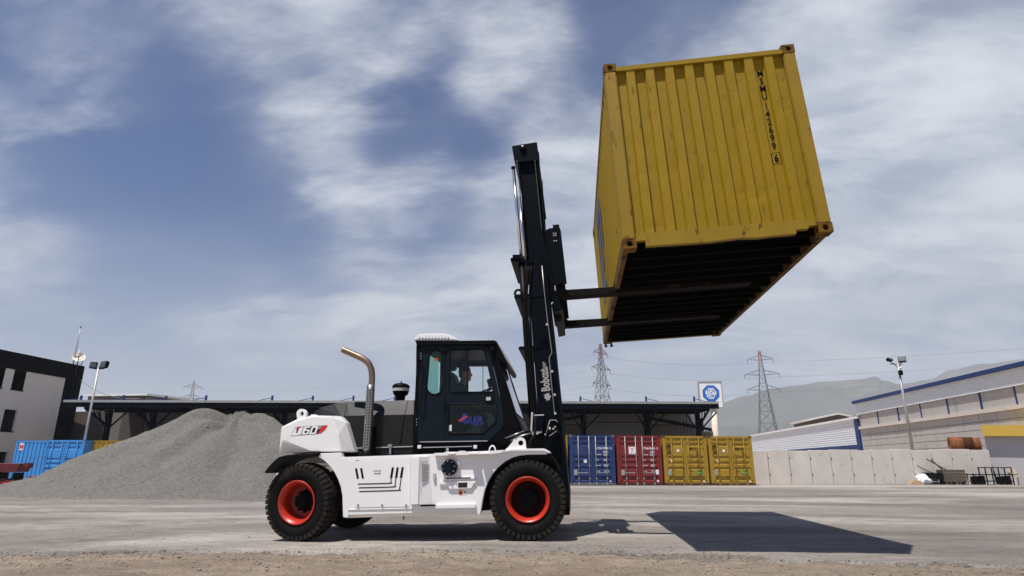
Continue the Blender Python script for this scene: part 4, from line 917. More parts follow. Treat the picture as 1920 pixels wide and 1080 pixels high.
for y0 in (663, 668, 673, 786, 792, 797):
    x0 = 789.5 if y0 < 700 else 780.5
    bm = nb(); lathe(bm, [(0.001, -0.006), (0.007, -0.006), (0.007, 0.0)], 8, (S(x0, y0, YK-0.032).x, YK-0.03 if y0 < 700 else YK-0.013, S(x0, y0, YK-0.03).z), 'Y'); part('bolt', bm, STEEL)
bm = nb(); tube(bm, spline([S(786, 686.5, YK), S(791.5, 687, YK-.06), S(794, 690, YK-.07), S(790.5, 730, YK-.07), S(789, 755, YK-.07), S(786, 760, YK-.06), S(781, 760, YK)], 5), 0.012, 8); part('grab_rail', bm, DARK)
# roof air conditioner
ac = pp([(776, 638.6), (776.8, 634), (780, 629), (786, 626), (800, 625.2), (833, 625), (846, 628.3), (855, 633.5), (862, 639)], YK+0.12, mir(YK+0.12)); bevel(ac, 0.02); acp = part('roof_air_conditioner', ac, WHITE)
for i in range(10):
    x = 785.5+i*6; part('vent_hole', pp([(x, 633.6), (x+2.4, 633.5), (x+2.4, 636), (x, 636.1)], YK+0.118, YK+0.122), DECALK, acp)
part('air_conditioner_base', pp([(777, 638.4), (862, 638.8), (855, 640.5), (780, 641.5)], YK+0.06, mir(YK+0.06)), BLACKP)
# cowl and front
part('front_cowl', pp([(944, 772), (967, 774), (976, 796), (981, 812), (990, 818), (990, 846), (905, 848), (916, 829), (944, 800)], YK+0.07, mir(YK+0.07), bev=0.02), BLACKP)
bm = nb(); tube(bm, [S(940, 838, YK+.02), S(962, 822, YK+.02), S(996, 811, YK+.02)], [0.05, 0.05, 0.042], 14); part('tilt_cylinder', bm, BLACKP)
bm = nb(); tube(bm, [S(990, 814, YK+.02), S(1016, 809.5, YK+.02)], 0.026, 12); part('tilt_rod', bm, CHROME)
bm = nb(); tube(bm, [S(945, 822.5, YK+.0), S(985, 807, YK+.0)], 0.010, 8); part('hydraulic_line', bm, CHROME)
bm = nb(); tube(bm, [S(958, 826, YK-.04), S(978, 817, YK-.04), S(996, 812, YK-.04)], 0.010, 8); part('hydraulic_line', bm, STEEL)
bm = nb(); tube(bm, spline([S(991, 842, YK-.05), S(995, 826, YK-.05), S(1003, 813, YK-.02), S(1004, 780, YK+.05)], 5), 0.022, 8); part('hydraulic_hose', bm, DARK)
bm = nb(); tube(bm, spline([S(966, 774, YK+.2), S(974, 800, YK+.15), S(973, 815, YK+.15)], 5), 0.014, 8); part('front_pipe', bm, DECALG)
# cab interior
part('seat_base', pp([(842, 775), (884, 772), (886, 792), (846, 812)], YC-0.30, YC+0.25, bev=0.03), SEATM)
part('seat_back', pp([(833, 700), (846, 694), (856, 720), (860, 772), (845, 776)], YC-0.26, YC+0.22, bev=0.03), SEATM)
part('headrest', pp([(838, 676), (850, 673), (852, 690), (840, 693)], YC-0.16, YC+0.12, bev=0.02), SEATM)
bm = nb(); tube(bm, [S(931, 790, YC), S(914, 738, YC)], 0.03, 10); part('steering_column', bm, DARK)
bm = nb(); cst = S(912, 735, YC); ax = (S(912, 735, YC)-S(931, 790, YC)).normalized(); s1 = Vector((0, 1, 0)); s2 = ax.cross(s1)
tube(bm, [cst+(s1*math.cos(2*math.pi*i/24)+s2*math.sin(2*math.pi*i/24))*0.19 for i in range(26)], 0.014, 6, cap=False)
for i in range(3): obox(bm, cst, cst+(s1*math.cos(2.1*i)+s2*math.sin(2.1*i))*0.19, 0.02, 0.01)
part('steering_wheel', bm, DARK)
part('dashboard', pp([(921, 742), (938, 740), (952, 776), (955, 800), (935, 800)], YC-0.5, YC+0.5, bev=0.03), SEATM)
part('side_monitor', pp([(912, 712), (922, 708), (926, 722), (916, 726)], YK+0.18, YK+0.30, bev=0.006), DARK)
bm = nb(); tube(bm, [S(919, 724, YK+.24), S(912, 738, YK+.24)], 0.012, 6); part('monitor_arm', bm, DARK)
part('cab_floor', pp([(782, 824), (950, 820), (950, 829), (782, 831)], YK+0.062, mir(YK+0.062)), DARK)
for i in range(6): part('roof_bar', pp([(878+i*0.5, 658.0+i*3.4), (908+i*2.2, 656.6+i*3.4), (908.4+i*2.2, 658.4+i*3.4), (878.4+i*.5, 659.8+i*3.4)], YC+0.55, YC+0.60), DARK)
# mast -------------------------------------------------------------
YM = 9.38
both('outer_mast_rail', [(990, 484), (1018.5, 483), (1023, 520), (1036, 620), (1051, 763), (1066, 925), (1066, 958), (1036, 958), (1008, 763), (997.5, 620), (991, 520)], YM, YM+0.16, MASTP, 0.008)
both('outer_mast_flange', [(1019.5, 500), (1024, 500), (1037, 620), (1052, 763), (1068, 925), (1068, 962), (1062, 962), (1046, 763), (1032, 620)], YM-0.05, YM-0.001, MASTP)
both('inner_mast_rail', [(973, 290), (1010.5, 284), (1013, 330), (1020, 420), (1026, 520), (992, 540), (981, 420)], YM+0.03, YM+0.155, MASTP, 0.006)
part('mast_crown', pp([(959.5, 273.5), (1006.8, 266), (1009, 284), (1017.2, 353), (1011.6, 354), (1008.5, 300), (968, 305), (964, 300)], YM-0.04, mir(YM-0.04), bev=0.006), MASTP)
pu_ = S(980.5, 279, YM); bm = nb(); q = lathe(bm, [(0.001, -0.02), (0.05, -0.02), (0.055, -0.01), (0.055, 0.05)], 20, (pu_.x, YM-0.06, pu_.z), 'Y'); part('chain_pulley', bm, DARK)
bm = nb(); lathe(bm, [(0.001, -0.012), (0.018, -0.012), (0.018, 0)], 10, (pu_.x, YM-0.08, pu_.z), 'Y'); part('pulley_bolt', bm, STEEL)
def chain(p0, p1, n):
    bm = nb(); d = p1-p0
    for i in range(n):
        a = p0+d*(i/n); b = p0+d*((i+0.8)/n); o = 0.012 if i % 2 else -0.012
        for yy in (-0.03, 0.0, 0.03): obox(bm, a+Vector((0, yy+o*0.4, 0)), b+Vector((0, yy+o*0.4, 0)), 0.008 if i % 2 else 0.012, 0.05 if i % 2 else 0.038, Vector((0, 1, 0)))
    return bm
def chain2(x0, y0, x1, y1, Y, n): return chain(S(x0, y0, Y), S(x1, y1, Y), n)
CHN = M('oily chain steel', (0.10, 0.085, 0.068), 0.5, 0.0, var=0.3, vs=20)
part('lift_chain', chain2(969.5, 303, 987, 484, YM-0.02, 44), CHN); part('lift_chain', chain2(1003, 303, 1016, 432, YM-0.02, 32), CHN)
a = S(962.5, 316, YM+.06); b = S(977.5, 482, YM+.06)
bm = nb(); tube(bm, [a, b], 0.027, 16); part('lift_piston', bm, CHROME)
bm = nb(); tube(bm, [a+(a-b)*0.0, a+(a-b)*0.02], 0.036, 12); part('piston_cap', bm, DARK)
bm = nb(); tube(bm, [b, S(987, 620, YM+.06), S(1004, 850, YM+.06)], 0.055, 14); part('lift_cylinder', bm, BLACKP)
a2, b2_ = [Vector((q.x, mir(q.y), q.z)) for q in (a, b)]; bm = nb(); tube(bm, [a2, b2_], 0.027, 16); part('lift_piston', bm, CHROME)
for dx, rr in ((983.5, .016), (988, .018), (993, .016)):
    bm = nb(); tube(bm, spline([S(dx+3, 500, YM-.015), S(dx, 560, YM-.02), S(dx+3.5, 640, YM-.02), S(dx+11, 740, YM-.02), S(dx+17, 800, YM-.02)], 5), rr, 8); part('mast_hose', bm, DARK)
bm = nb(); tube(bm, [S(x, y, YM-.06) for x, y in ((1016, 498), (1021, 550), (1026.6, 600), (1034.8, 661), (1029.7, 671), (1034, 720), (1040, 775))], 0.008, 6); part('hydraulic_line', bm, STEEL)
for x, y in ((1025.5, 608), (1035, 696), (1041, 775), (1040, 740)):
    part('pipe_clip', pp([(x-2, y-2), (x+2, y-2), (x+2, y+2), (x-2, y+2)], YM-0.075, YM-0.049), LGREY)
for pts in ([(957, 486.5), (958, 483), (990, 486), (1000, 488), (1000, 492), (990, 493), (957.5, 489)], [(963.5, 556), (966, 552), (994, 550), (1018, 551), (1018, 556), (994, 557.5), (965, 559.5)], [(971.5, 652), (975, 649.5), (1000, 648), (1028, 647.5), (1028, 652), (1000, 655), (973, 656)]):
    part('cross_tie', pp(pts, YM-0.012, mir(YM-0.012), bev=0.004), MASTP)
part('tie_bracket', pp([(961, 477.5), (976, 477), (977, 486), (961, 484)], YM-0.03, YM+0.02), MASTP)
bm = nb(); tube(bm, spline([S(965, 553, YM), S(967, 546, YM), S(972, 543.5, YM), S(977, 546, YM), S(978, 552, YM)], 5), 0.02, 8); part('hose_loop', bm, DARK)
part('mast_foot', pp([(986, 818), (1008, 792), (1053, 788), (1062, 870), (1068, 925), (1068, 966), (1006, 966), (992, 880)], YM+0.01, mir(YM+0.01)), BLACKP)
part('tilt_bracket', pp([(1018, 823), (1031, 787.5), (1038, 785.5), (1043.5, 789), (1049, 812), (1034, 826)], YM-0.12, YM-0.051, bev=0.006), BLACKP)
bm = nb()
for p, q in (((1024, 812), (1031, 788)), ((1031, 788), (1042, 787.5)), ((1042, 787.5), (1046, 792)), ((1030, 817.5), (1044, 808))): tube(bm, [S(*p, YM-.13), S(*q, YM-.13)], 0.006, 6)
part('bracket_edge', bm, DECALG)
for x, y, r_ in ((1037.5, 804.5, .014), (1031, 804, .02), (1041, 801, .012), (1022.5, 815, .012)):
    bm = nb(); q = S(x, y, YM-.13); lathe(bm, [(0.001, -0.02), (r_, -0.02), (r_, 0.01)], 10, (q.x, YM-.13, q.z), 'Y'); part('pin', bm, STEEL)
part('mast_plate', pp([(1000, 778.5), (1019, 778), (1018, 808), (996, 812), (998, 790)], YM-0.06, YM-0.011), MASTP)
part('plate_edge', pp([(1001, 777.5), (1020, 776.8), (1020, 779), (1001, 779.8)], YM-0.065, YM-0.059), LGREY)
part('mast_box', pp([(1014, 629.5), (1024, 628.5), (1024.5, 639.5), (1014.5, 640)], YM-0.04, YM-0.011, bev=0.003), MASTP)
part('mast_guard', pp([(996, 773), (999.5, 773), (997.5, 810), (994, 812)], YM-0.08, YM-0.02), LGREY)
# brand on the mast, reading upwards
bm = nb(); up = (S(1017.5, 640, YM)-S(1030, 745, YM)).normalized(); lf = Vector((up.z, 0, -up.x)); yy = Vector((0, -0.004, 0))
text(bm, 'Bobcat.', 0.185, S(1031.5, 733, YM)+yy, up, -lf, 0.006, sx=0.66)
q0 = S(1031.0, 741, YM)+yy
for pts in ([(-.04, .0), (-.075, .02), (-.06, .05), (-.09, .075), (-.05, .07), (-.02, .11), (0, .085), (.03, .115), (.03, .07), (.055, .06), (.04, .03), (.06, .0), (.02, .015), (0, -.02)],):
    fpoly(bm, [q0 + up*(x*0.9-0.01) - lf*(y*0.85) for x, y in pts])
text(bm, 'A DOOSAN', 0.045, S(1023.7, 704, YM)+yy, up, -lf, 0.001, sx=0.9); text(bm, 'COMPANY', 0.045, S(1026.3, 704, YM)+yy, up, -lf, 0.001, sx=0.9)
part('brand_lettering', bm, M('mast lettering', (0.34, 0.34, 0.34), 0.5, var=0.03))
# carriage and forks -----------------------------------------------
YF = 9.03
both('carriage_plate', [(1028, 428), (1049, 425.5), (1051.5, 432), (1062.8, 531), (1039.5, 534.5)], YF-0.17, YF-0.115, MASTP, 0.008)
part('carriage_bar', pp([(1030, 445), (1046, 443), (1049, 470), (1033, 472)], YF, mir(YF), bev=0.01), MASTP)
part('carriage_bar', pp([(1036, 560), (1053, 557), (1056, 580), (1040, 584)], YF+0.02, mir(YF), bev=0.01), MASTP)
part('roller_column', pp([(1017, 436), (1029, 428), (1042, 560), (1028, 566), (1024, 520)], YM+0.02, YM+0.14, bev=0.005), BLACKP)
part('roller_column', pp([(1017, 436), (1029, 428), (1042, 560), (1028, 566), (1024, 520)], mir(YM+0.14), mir(YM+0.02), bev=0.005), BLACKP)
for y0, w in ((545, 9), (556, 10), (566, 11), (578, 10), (590, 9)):
    part('positioner_block', pp([(1035+(y0-545)*.12, y0), (1046+(y0-545)*.14, y0-1), (1047+(y0-545)*.14, y0+w-1.5), (1036.5+(y0-545)*.12, y0+w)], YF+0.35, YF+0.55, bev=0.006), MASTP if y0 % 2 else FORKM)
bm = nb(); tube(bm, [S(1040, 572, YF+.3), Vector((S(1040, 572, YF+.3).x, mir(YF+.3), S(1040, 572, YF+.3).z))], 0.05, 12); part('positioner_cylinder', bm, BLACKP)
for dx in (1038, 1042):
    for y in (438, 442, 452): 
        bm = nb(); q = S(dx+(y-438)*.1, y, YF-.17); lathe(bm, [(0.001, -0.012), (0.010, -0.012), (0.010, 0.0)], 8, (q.x, YF-.17, q.z), 'Y'); part('plate_bolt', bm, LGREY)
def zc(x): return near0.z + (x-near0.x)*math.tan(TILT)
def fork(Yf, x_out):
    tx = math.tan(TILT); dirx = Vector((math.cos(TILT), 0, math.sin(TILT))); upv = Vector((-math.sin(TILT), 0, math.cos(TILT)))
    o = Vector((x_out, Yf-0.105, zc(x_out)-0.025)); th, sh = 0.112, 0.10
    prof = [(0.06, 0.0)] + [(0.06-0.06*math.sin(R(a)), 0.06-0.06*math.cos(R(a))) for a in (25, 45, 65)] + [(0.0, 0.07), (0.0, 1.18), (sh, 1.18), (sh, th+0.05)] + [(sh+0.05-0.05*math.cos(R(a)), th+0.05-0.05*math.sin(R(a))) for a in (25, 45, 65)] + [(sh+0.06, th), (1.8, th-0.03), (2.75, 0.035), (2.85, 0.015), (2.85, 0.0)]
    bm = nb(); P = [o+dirx*a+upv*b for a, b in prof]; poly_prism(bm, P, [q+Vector((0, 0.21, 0)) for q in P]); bevel(bm, 0.006, 1)
    return part('fork', bm, FORKM)
hx = S(1055, 606, 11.05-.1).x
fork(9.03, hx-0.02); fork(11.07, hx-0.02)

# ------------------------------------------------------------------ driver
hc = S(872.5, 701, 9.98)
def driver():
    bm = nb(); J = {}
    def limb(a, b, ra, rb, n=5):
        a = Vector(a); b = Vector(b); tube(bm, [a+(b-a)*i/n for i in range(n+1)], [ra+(rb-ra)*i/n for i in range(n+1)], 14)
        for p, r in ((a, ra), (b, rb)): bmesh.ops.create_icosphere(bm, subdivisions=2, radius=r, matrix=Matrix.Translation(p))
    # head: stacked sections along the profile, facing +X
    sec = [(-.130, .045, .050, -.012), (-.105, .062, .056, .012), (-.08, .076, .060, .016), (-.05, .085, .066, .012), (-.02, .094, .071, .004), (.01, .098, .075, -.002), (.045, .099, .076, -.006), (.08, .090, .070, -.010), (.108, .066, .054, -.012), (.126, .03, .026, -.012)]
    rings = [[bm.verts.new(hc+Vector((ox+rx*math.cos(2*math.pi*k/20), ry*math.sin(2*math.pi*k/20), z))) for k in range(20)] for z, rx, ry, ox in sec]
    for a, b in zip(rings, rings[1:]):
        for k in range(20): bm.faces.new((a[k], a[(k+1) % 20], b[(k+1) % 20], b[k]))
    bm.faces.new(rings[0][::-1]); bm.faces.new(rings[-1])
    limb(hc+Vector((.080, 0, .012)), hc+Vector((.108, 0, -.022)), .012, .017); limb(hc+Vector((.078, 0, -.062)), hc+Vector((.083, 0, -.067)), .018, .018); limb(hc+Vector((.070, 0, -.100)), hc+Vector((.074, 0, -.102)), .022, .022)
    for s in (-1, 1): limb(hc+Vector((-.015, s*.074, -.005)), hc+Vector((-.020, s*.078, -.04)), .020, .014)
    limb(hc+Vector((-.02, 0, -.09)), hc+Vector((-.045, 0, -.21)), .058, .066)
    ch = hc+Vector((-.075, 0, -.36)); hip = hc+Vector((-.13, 0, -.78))
    for s in (-1, 1):
        limb(ch+Vector((.01, s*.10, .03)), hip+Vector((0, s*.07, 0)), .125, .125)
        sh = hc+Vector((-.055, s*.21, -.255)); el = sh+Vector((.16, s*.05, -.27)); hd_ = el+Vector((.25, -s*.07, .05))
        limb(hc+Vector((-.05, s*.05, -.20)), sh, .065, .07); limb(sh, el, .062, .048); limb(el, hd_, .045, .032)
        limb(hd_, hd_+Vector((.06, 0, .015)), .036, .034)
        for f in range(4): limb(hd_+Vector((.07, (f-1.5)*.020, .02)), hd_+Vector((.125, (f-1.5)*.019, -.012-.006*abs(f-1.5))), .0105, .009, 2)
        limb(hd_+Vector((.03, -s*.035, .02)), hd_+Vector((.085, -s*.048, .035)), .012, .010, 2)
        kn = hip+Vector((.42, s*.13, .06)); an = kn+Vector((.10, 0, -.42)); limb(hip+Vector((0, s*.09, -.02)), kn, .092, .062); limb(kn, an, .060, .042); limb(an+Vector((-.03, 0, -.03)), an+Vector((.17, 0, -.05)), .042, .036)
    return bm
dv = obj('person', driver(), [CLOTH, SKIN])
rm = dv.modifiers.new('skin', 'REMESH'); rm.mode = 'VOXEL'; rm.voxel_size = 0.011
dg = bpy.context.evaluated_depsgraph_get(); me = bpy.data.meshes.new_from_object(dv.evaluated_get(dg)); dv.modifiers.clear(); old = dv.data; dv.data = me; bpy.data.meshes.remove(old)
me.materials.clear(); me.materials.append(CLOTH); me.materials.append(SKIN)
for p in me.polygons:
    c = p.center; p.use_smooth = True
    p.material_index = 1 if (c.z > hc.z-0.19 or (c.x > hc.x+0.17 and c.z > hc.z-0.62 and c.z < hc.z-0.40)) else 0
tag(dv, 'person in a dark shirt seated at the wheel inside the forklift cab', 'person')
bm = nb()
for z, rx, ry, ox in [(-.02, .060, .079, -.046), (.01, .078, .081, -.032), (.045, .098, .083, -.016), (.08, .098, .078, -.014), (.110, .078, .062, -.015), (.134, .045, .036, -.014)]:
    pass
sec = [(-.055, .050, .074, -.052), (-.02, .062, .079, -.046), (.01, .078, .082, -.032), (.045, .098, .084, -.016), (.08, .099, .079, -.014), (.112, .078, .062, -.015), (.136, .040, .034, -.014)]
rings = [[bm.verts.new(hc+Vector((ox+rx*math.cos(2*math.pi*k/18), ry*math.sin(2*math.pi*k/18), z))) for k in range(18)] for z, rx, ry, ox in sec]
for a, b in zip(rings, rings[1:]):
    for k in range(18): bm.faces.new((a[k], a[(k+1) % 18], b[(k+1) % 18], b[k])).smooth = True
bm.faces.new(rings[0][::-1]); bm.faces.new(rings[-1])
o = obj('hair', bm, HAIR, dv)
# ------------------------------------------------------------------ long canopy warehouse
PHI = R(6)
wd = Vector((math.cos(PHI), math.sin(PHI), 0)); wn = Vector((-math.sin(PHI), math.cos(PHI), 0)); WOr = Vector((0, 46, 0))
def onW(x, y, t=0.0): return hit(x, y, WOr+wn*t, wn)
def WL(s, t, z): return WOr + wd*s + wn*t + Vector((0, 0, z))
def s_of(x, y=751, t=0.0): return (onW(x, y, t)-WOr).dot(wd)
def wbox(bm, s0, s1, t0, t1, z0, z1):
    P = [WL(s0, t0, z0), WL(s1, t0, z0), WL(s1, t0, z1), WL(s0, t0, z1)]; poly_prism(bm, P, [p+wn*(t1-t0) for p in P])
ztop = onW(750, 751.5).z; sL, sR = s_of(120), s_of(1347); ZG = -0.15; TB = 8.0
wh = thing('warehouse', 'long low warehouse with a deep canopy roof on dark steel posts', 'warehouse', (WOr.x, WOr.y, 0))
def wpart(name, bm, m, par=None): return obj(name, bm, m, par or wh)
bm = nb(); wbox(bm, sL, sR, 0.0, TB+6, ztop-0.16, ztop-0.06); wpart('canopy_roof', bm, ROOFG)
bm = nb(); wbox(bm, sL, sR, -0.06, -0.002, ztop-0.17, ztop); wpart('gutter', bm, GALV)
bm = nb(); wbox(bm, sL, sR, 0.02, 0.22, ztop-0.50, ztop-0.165); wpart('edge_beam', bm, STEELB)
for t in (3.0, 6.0):
    bm = nb(); wbox(bm, sL, sR, t, t+0.15, ztop-0.42, ztop-0.165); wpart('purlin', bm, STEELB)
posts = [s_of(x, 770, 3.2) for x in (207, 290, 375, 455, 535, 612, 690, 770, 850, 930, 1010, 1092, 1213, 1307)]
for s in posts:
    bm = nb(); wbox(bm, s-0.16, s+0.16, 3.04, 3.36, ZG, ztop-0.43); wpart('post', bm, STEELB)
    bm = nb(); rise = 1.15
    obox(bm, WL(s, 3.1, ztop-rise-0.5), WL(s, 0.2, ztop-0.55), 0.12, 0.12); obox(bm, WL(s, 3.1, ztop-0.55), WL(s, 0.2, ztop-0.53), 0.12, 0.12)
    for k in range(4): obox(bm, WL(s, 3.0-0.7*k, ztop-rise*(1-k*0.25)-0.5), WL(s, 2.6-0.7*k, ztop-0.55), 0.07, 0.07)
    wpart('truss_bracket', bm, STEELB)
    bm = nb(); obox(bm, WL(s+0.1, 3.1, ztop-1.9), WL(s+1.5, 3.1, ztop-0.5), 0.10, 0.10); obox(bm, WL(s-0.1, 3.1, ztop-1.9), WL(s-1.0, 3.1, ztop-0.5), 0.08, 0.08); wpart('knee_brace', bm, STEELB)
for x in (153, 233, 312, 387, 511, 587, 663, 741, 1088, 1211, 1301):
    s = s_of(x, 745, 0.6); h = 0.42 if x > 160 and x != 312 else 0.38
    bm = nb(); wbox(bm, s-0.06, s+0.06, 0.5, 0.64, ztop-0.061, ztop+h); obox(bm, WL(s+0.05, 0.57, ztop+h-0.15), WL(s-0.05 + (1.4 if x > 1000 else -1.4), 0.57, ztop-0.05), 0.04, 0.04); wpart('roof_stay', bm, BLUEP)
# back wall under the canopy: clad bays, dark openings and a shutter
def bay(x0, x1, z0, z1, m, nm='cladding_panel', ribs=True):
    s0, s1 = s_of(x0, 800, TB), s_of(x1, 800, TB)
    if ribs:
        pr = []; u = s0
        while u < s1: pr += [(u, 0.05), (u+0.10, 0.05), (u+0.14, 0.0), (u+0.24, 0.0)]; u += 0.28
        pr = [(min(a, s1), d) for a, d in pr]+[(s1, 0.05)]
        bm = sheet(pr, z0, z1, lambda a, v, d: WL(a, TB-0.05+d, v))
    else: bm = nb(); wbox(bm, s0, s1, TB-0.05, TB+0.1, z0, z1)
    return wpart(nm, bm, m)
zb0 = ZG; zu = ztop-0.2
BROWN = M('brown grey wall panel', (0.085, 0.07, 0.06), 0.8, var=0.08, vs=0.4)
bay(100, 140, zb0, zu, BROWN, 'wall_panel', False); bay(141, 205, zb0, zu, BROWN, 'wall_panel', False); bay(226, 268, zb0, zu, BROWN, 'wall_panel', False)
for x0, x1 in ((270, 330), (331, 400), (401, 470), (471, 540), (541, 620), (621, 700), (701, 790), (791, 880), (881, 965), (966, 1050), (1051, 1094), (1212, 1305)):
    bay(x0, x1, zb0, zu-1.0, CLAD); bay(x0, x1, zu-0.95, zu, ROOFG, 'upper_cladding')
bay(1306, 1336, zb0, zu-1.5, CLAD)
s0, s1 = s_of(1098, 800, TB), s_of(1208, 800, TB)
bm = nb(); z = zb0
while z < zu-0.9:
    wbox(bm, s0, s1, TB-0.03, TB+0.05, z, z+0.16); z += 0.175
wpart('roller_shutter', bm, SHUT)
bay(1095, 1211, zu-0.75, zu, ROOFG, 'upper_cladding')
for x in (1096, 1210):
    s = s_of(x, 800, TB); bm = nb(); wbox(bm, s-0.12, s+0.12, TB-0.2, TB-0.06, zb0, zu); wpart('shutter_frame', bm, STEELB)
bm = nb(); obox(bm, WL(s_of(1098, 785, TB-.2), TB-.2, onW(1098, 779, TB-.2).z), WL(s_of(1040, 785, TB-.2), TB-.2, onW(1040, 790, TB-.2).z), 0.12, 0.25); obox(bm, WL(s_of(1213, 785, TB-.2), TB-.2, onW(1213, 783, TB-.2).z), WL(s_of(1334, 800, TB-.2), TB-.2, onW(1334, 806, TB-.2).z), 0.12, 0.25); wpart('rake_beam', bm, STEELB)
bm = nb(); wbox(bm, s_of(205, 800, TB+4), s_of(1330, 800, TB+4), TB+5.7, TB+5.9, zb0, ztop-0.2); wpart('rear_wall', bm, STEELB)
bm = nb(); wbox(bm, sL, sR, TB+0.11, TB+0.2, zu-0.3, ztop-0.165); wpart('eaves_board', bm, STEELB)
# pale shed roof showing above it
sh = thing('shed', 'pale ribbed shed with a low roof showing above the warehouse canopy', 'shed', WL(s_of(235, 745, 20), 22, ZG))
bm = nb(); a0, a1 = s_of(165, 745, 20), s_of(274, 745, 20); zr = onW(200, 742, 20).z; wbox(bm, a0, a1, 20, 28, ZG, zr-0.05); obj('shed_wall', bm, CLAD, sh)
bm = nb(); P = [WL(a0-0.3, 19.6, zr-0.1), WL(a1+0.3, 19.6, zr), WL(a1+0.3, 19.6, zr+0.22), WL(a0-0.3, 19.6, zr+0.10)]; poly_prism(bm, P, [p+wn*9+Vector((0, 0, 0.4)) for p in P]); obj('shed_roof', bm, WROOF, sh)

# ------------------------------------------------------------------ white office block with black parapet
XO = -42.0
of = thing('office_building', 'white rendered three-storey building with black parapet and black stair tower', 'building', (XO-5, 44, ZG))
def oX(x, y, X=XO): return atX(x, y, X)
zp1 = oX(0, 655).z; zp0 = oX(0, 688).z; yend = oX(123, 709).y; ytw = oX(158, 687).y
ywin = []
def win(px):                                        # pixel quad -> y range, z range on the wall plane
    p0 = oX(px[0], px[2]); p1 = oX(px[1], px[2]); q0 = oX((px[0]+px[1])/2, px[3]); t0 = oX((px[0]+px[1])/2, px[2]); return (p0.y, p1.y, q0.z, t0.z)
wins = [win(v) for v in ((28, 51, 694, 732), (-8, 12, 688, 727), (9, 34, 768, 809), (-34, -10, 764, 806), (-10, 16, 847, 900), (-48, -24, 683, 724))]
ys = 30.0
loop = [(ys, ZG), (yend, ZG), (yend, zp0), (ys, zp0)]
obj('wall', plate(loop, [[(a, c), (b, c), (b, d), (a, d)] for a, b, c, d in wins], lambda u, v, d: (XO-d, u, v), 0.25), RENDERW, of)
for a, b, c, d in wins:
    bm = nb(); box(bm, XO-0.24, XO-0.17, a+0.001, a+0.07, c, d); box(bm, XO-0.24, XO-0.17, b-0.07, b-0.001, c, d); box(bm, XO-0.24, XO-0.17, a+0.07, b-0.07, c+0.001, c+0.07); box(bm, XO-0.24, XO-0.17, a+0.07, b-0.07, d-0.07, d-0.001)
    f = obj('window', bm, BLKCLAD, of); bm = nb(); box(bm, XO-0.22, XO-0.21, a+0.07, b-0.07, c+0.07, d-0.07); obj('pane', bm, GLASSD, f)
    bm = nb(); box(bm, XO-0.02, XO+0.05, a-0.05, b+0.05, c-0.06, c-0.001); obj('sill', bm, BLKCLAD, f)
bm = nb(); box(bm, XO-0.4, XO+0.06, ys, ytw, zp0+0.002, zp1); obj('parapet', bm, BLKCLAD, of)
bm = nb(); box(bm, XO-10, XO-0.26, ys, yend, zp0-0.4, zp0-0.1); obj('flat_roof', bm, ROOFG, of)
bm = nb(); box(bm, XO-10, XO-9.8, ys, yend, ZG, zp0-0.41); box(bm, XO-9.8, XO-0.26, ys, ys+0.2, ZG, zp0-0.41); box(bm, XO-9.8, XO-0.26, yend-0.3, yend-0.1, ZG, zp0-0.41); obj('rear_walls', bm, RENDERW, of)
bm = nb(); box(bm, XO-6, XO+0.04, yend+0.003, ytw, ZG, zp0); obj('stair_tower', bm, BLKCLAD, of)
bm = nb()
for y in (yend+0.7, yend+1.15): tube(bm, [(XO+0.2, y, 0.6), (XO+0.2, y, zp1+0.7)], 0.03, 6)
z = 0.8
while z < zp1+0.6: obox(bm, (XO+0.2, yend+0.7, z), (XO+0.2, yend+1.15, z), 0.03, 0.03); z += 0.35
for z in (2, 4.5, 7, 8.8): obox(bm, (XO+0.04, yend+0.7, z), (XO+0.2, yend+0.7, z), 0.03, 0.03); obox(bm, (XO+0.04, yend+1.15, z), (XO+0.2, yend+1.15, z), 0.03, 0.03)
obj('ladder', bm, STEELB, of)
pa = oX(137, 684, XO-0.3); ta = oX(150, 612, XO-0.3)
bm = nb(); tube(bm, [(pa.x, pa.y, zp1+0.002), (pa.x, pa.y, ta.z*0.55+zp1*0.45), (pa.x, pa.y, ta.z)], [0.05, 0.04, 0.03], 8); bmesh.ops.create_icosphere(bm, subdivisions=1, radius=0.1, matrix=Matrix.Translation((pa.x, pa.y, ta.z)))
tag(obj('antenna_mast', bm, GALV), 'thin grey antenna mast on the parapet of the white building', 'antenna')
ds = thing('satellite_dish', 'white satellite dish on the roof corner of the white building', 'satellite dish', (XO-0.15, oX(156, 686).y-0.5, zp1))
bm = nb(); tube(bm, [(0, 0, 0), (0, 0, 0.55)], 0.03, 8); obj('dish_mount', bm, GALV, ds, True)
bm = nb(); rg = []
for i in range(6): rr = 0.5*i/5; rg.append((max(rr, 0.001), 0.5*rr*rr))
lathe(bm, rg, 24, (0, 0, 0), 'X'); bmesh.ops.rotate(bm, verts=bm.verts, cent=(0, 0, 0), matrix=Matrix.Rotation(R(-35), 3, 'Y') @ Matrix.Rotation(R(0), 3, 'Z')); bmesh.ops.rotate(bm, verts=bm.verts, cent=(0, 0, 0), matrix=Matrix.Rotation(R(-50), 3, 'Z')); bmesh.ops.translate(bm, verts=bm.verts, vec=(0.06, -0.06, 0.62)); obj('dish', bm, RENDERW, ds, True)
bm = nb(); tube(bm, [(0.05, -0.05, 0.3), (0.32, -0.38, 0.72)], 0.012, 6); obj('feed_arm', bm, GALV, ds, True)
pa2 = oX(144, 685, XO-0.2)
bm = nb(); tube(bm, [(pa2.x, pa2.y, zp1+.002), (pa2.x, pa2.y, zp1+1.35)], 0.035, 8); tag(obj('roof_post', bm, GALV), 'short grey post beside the satellite dish', 'post')

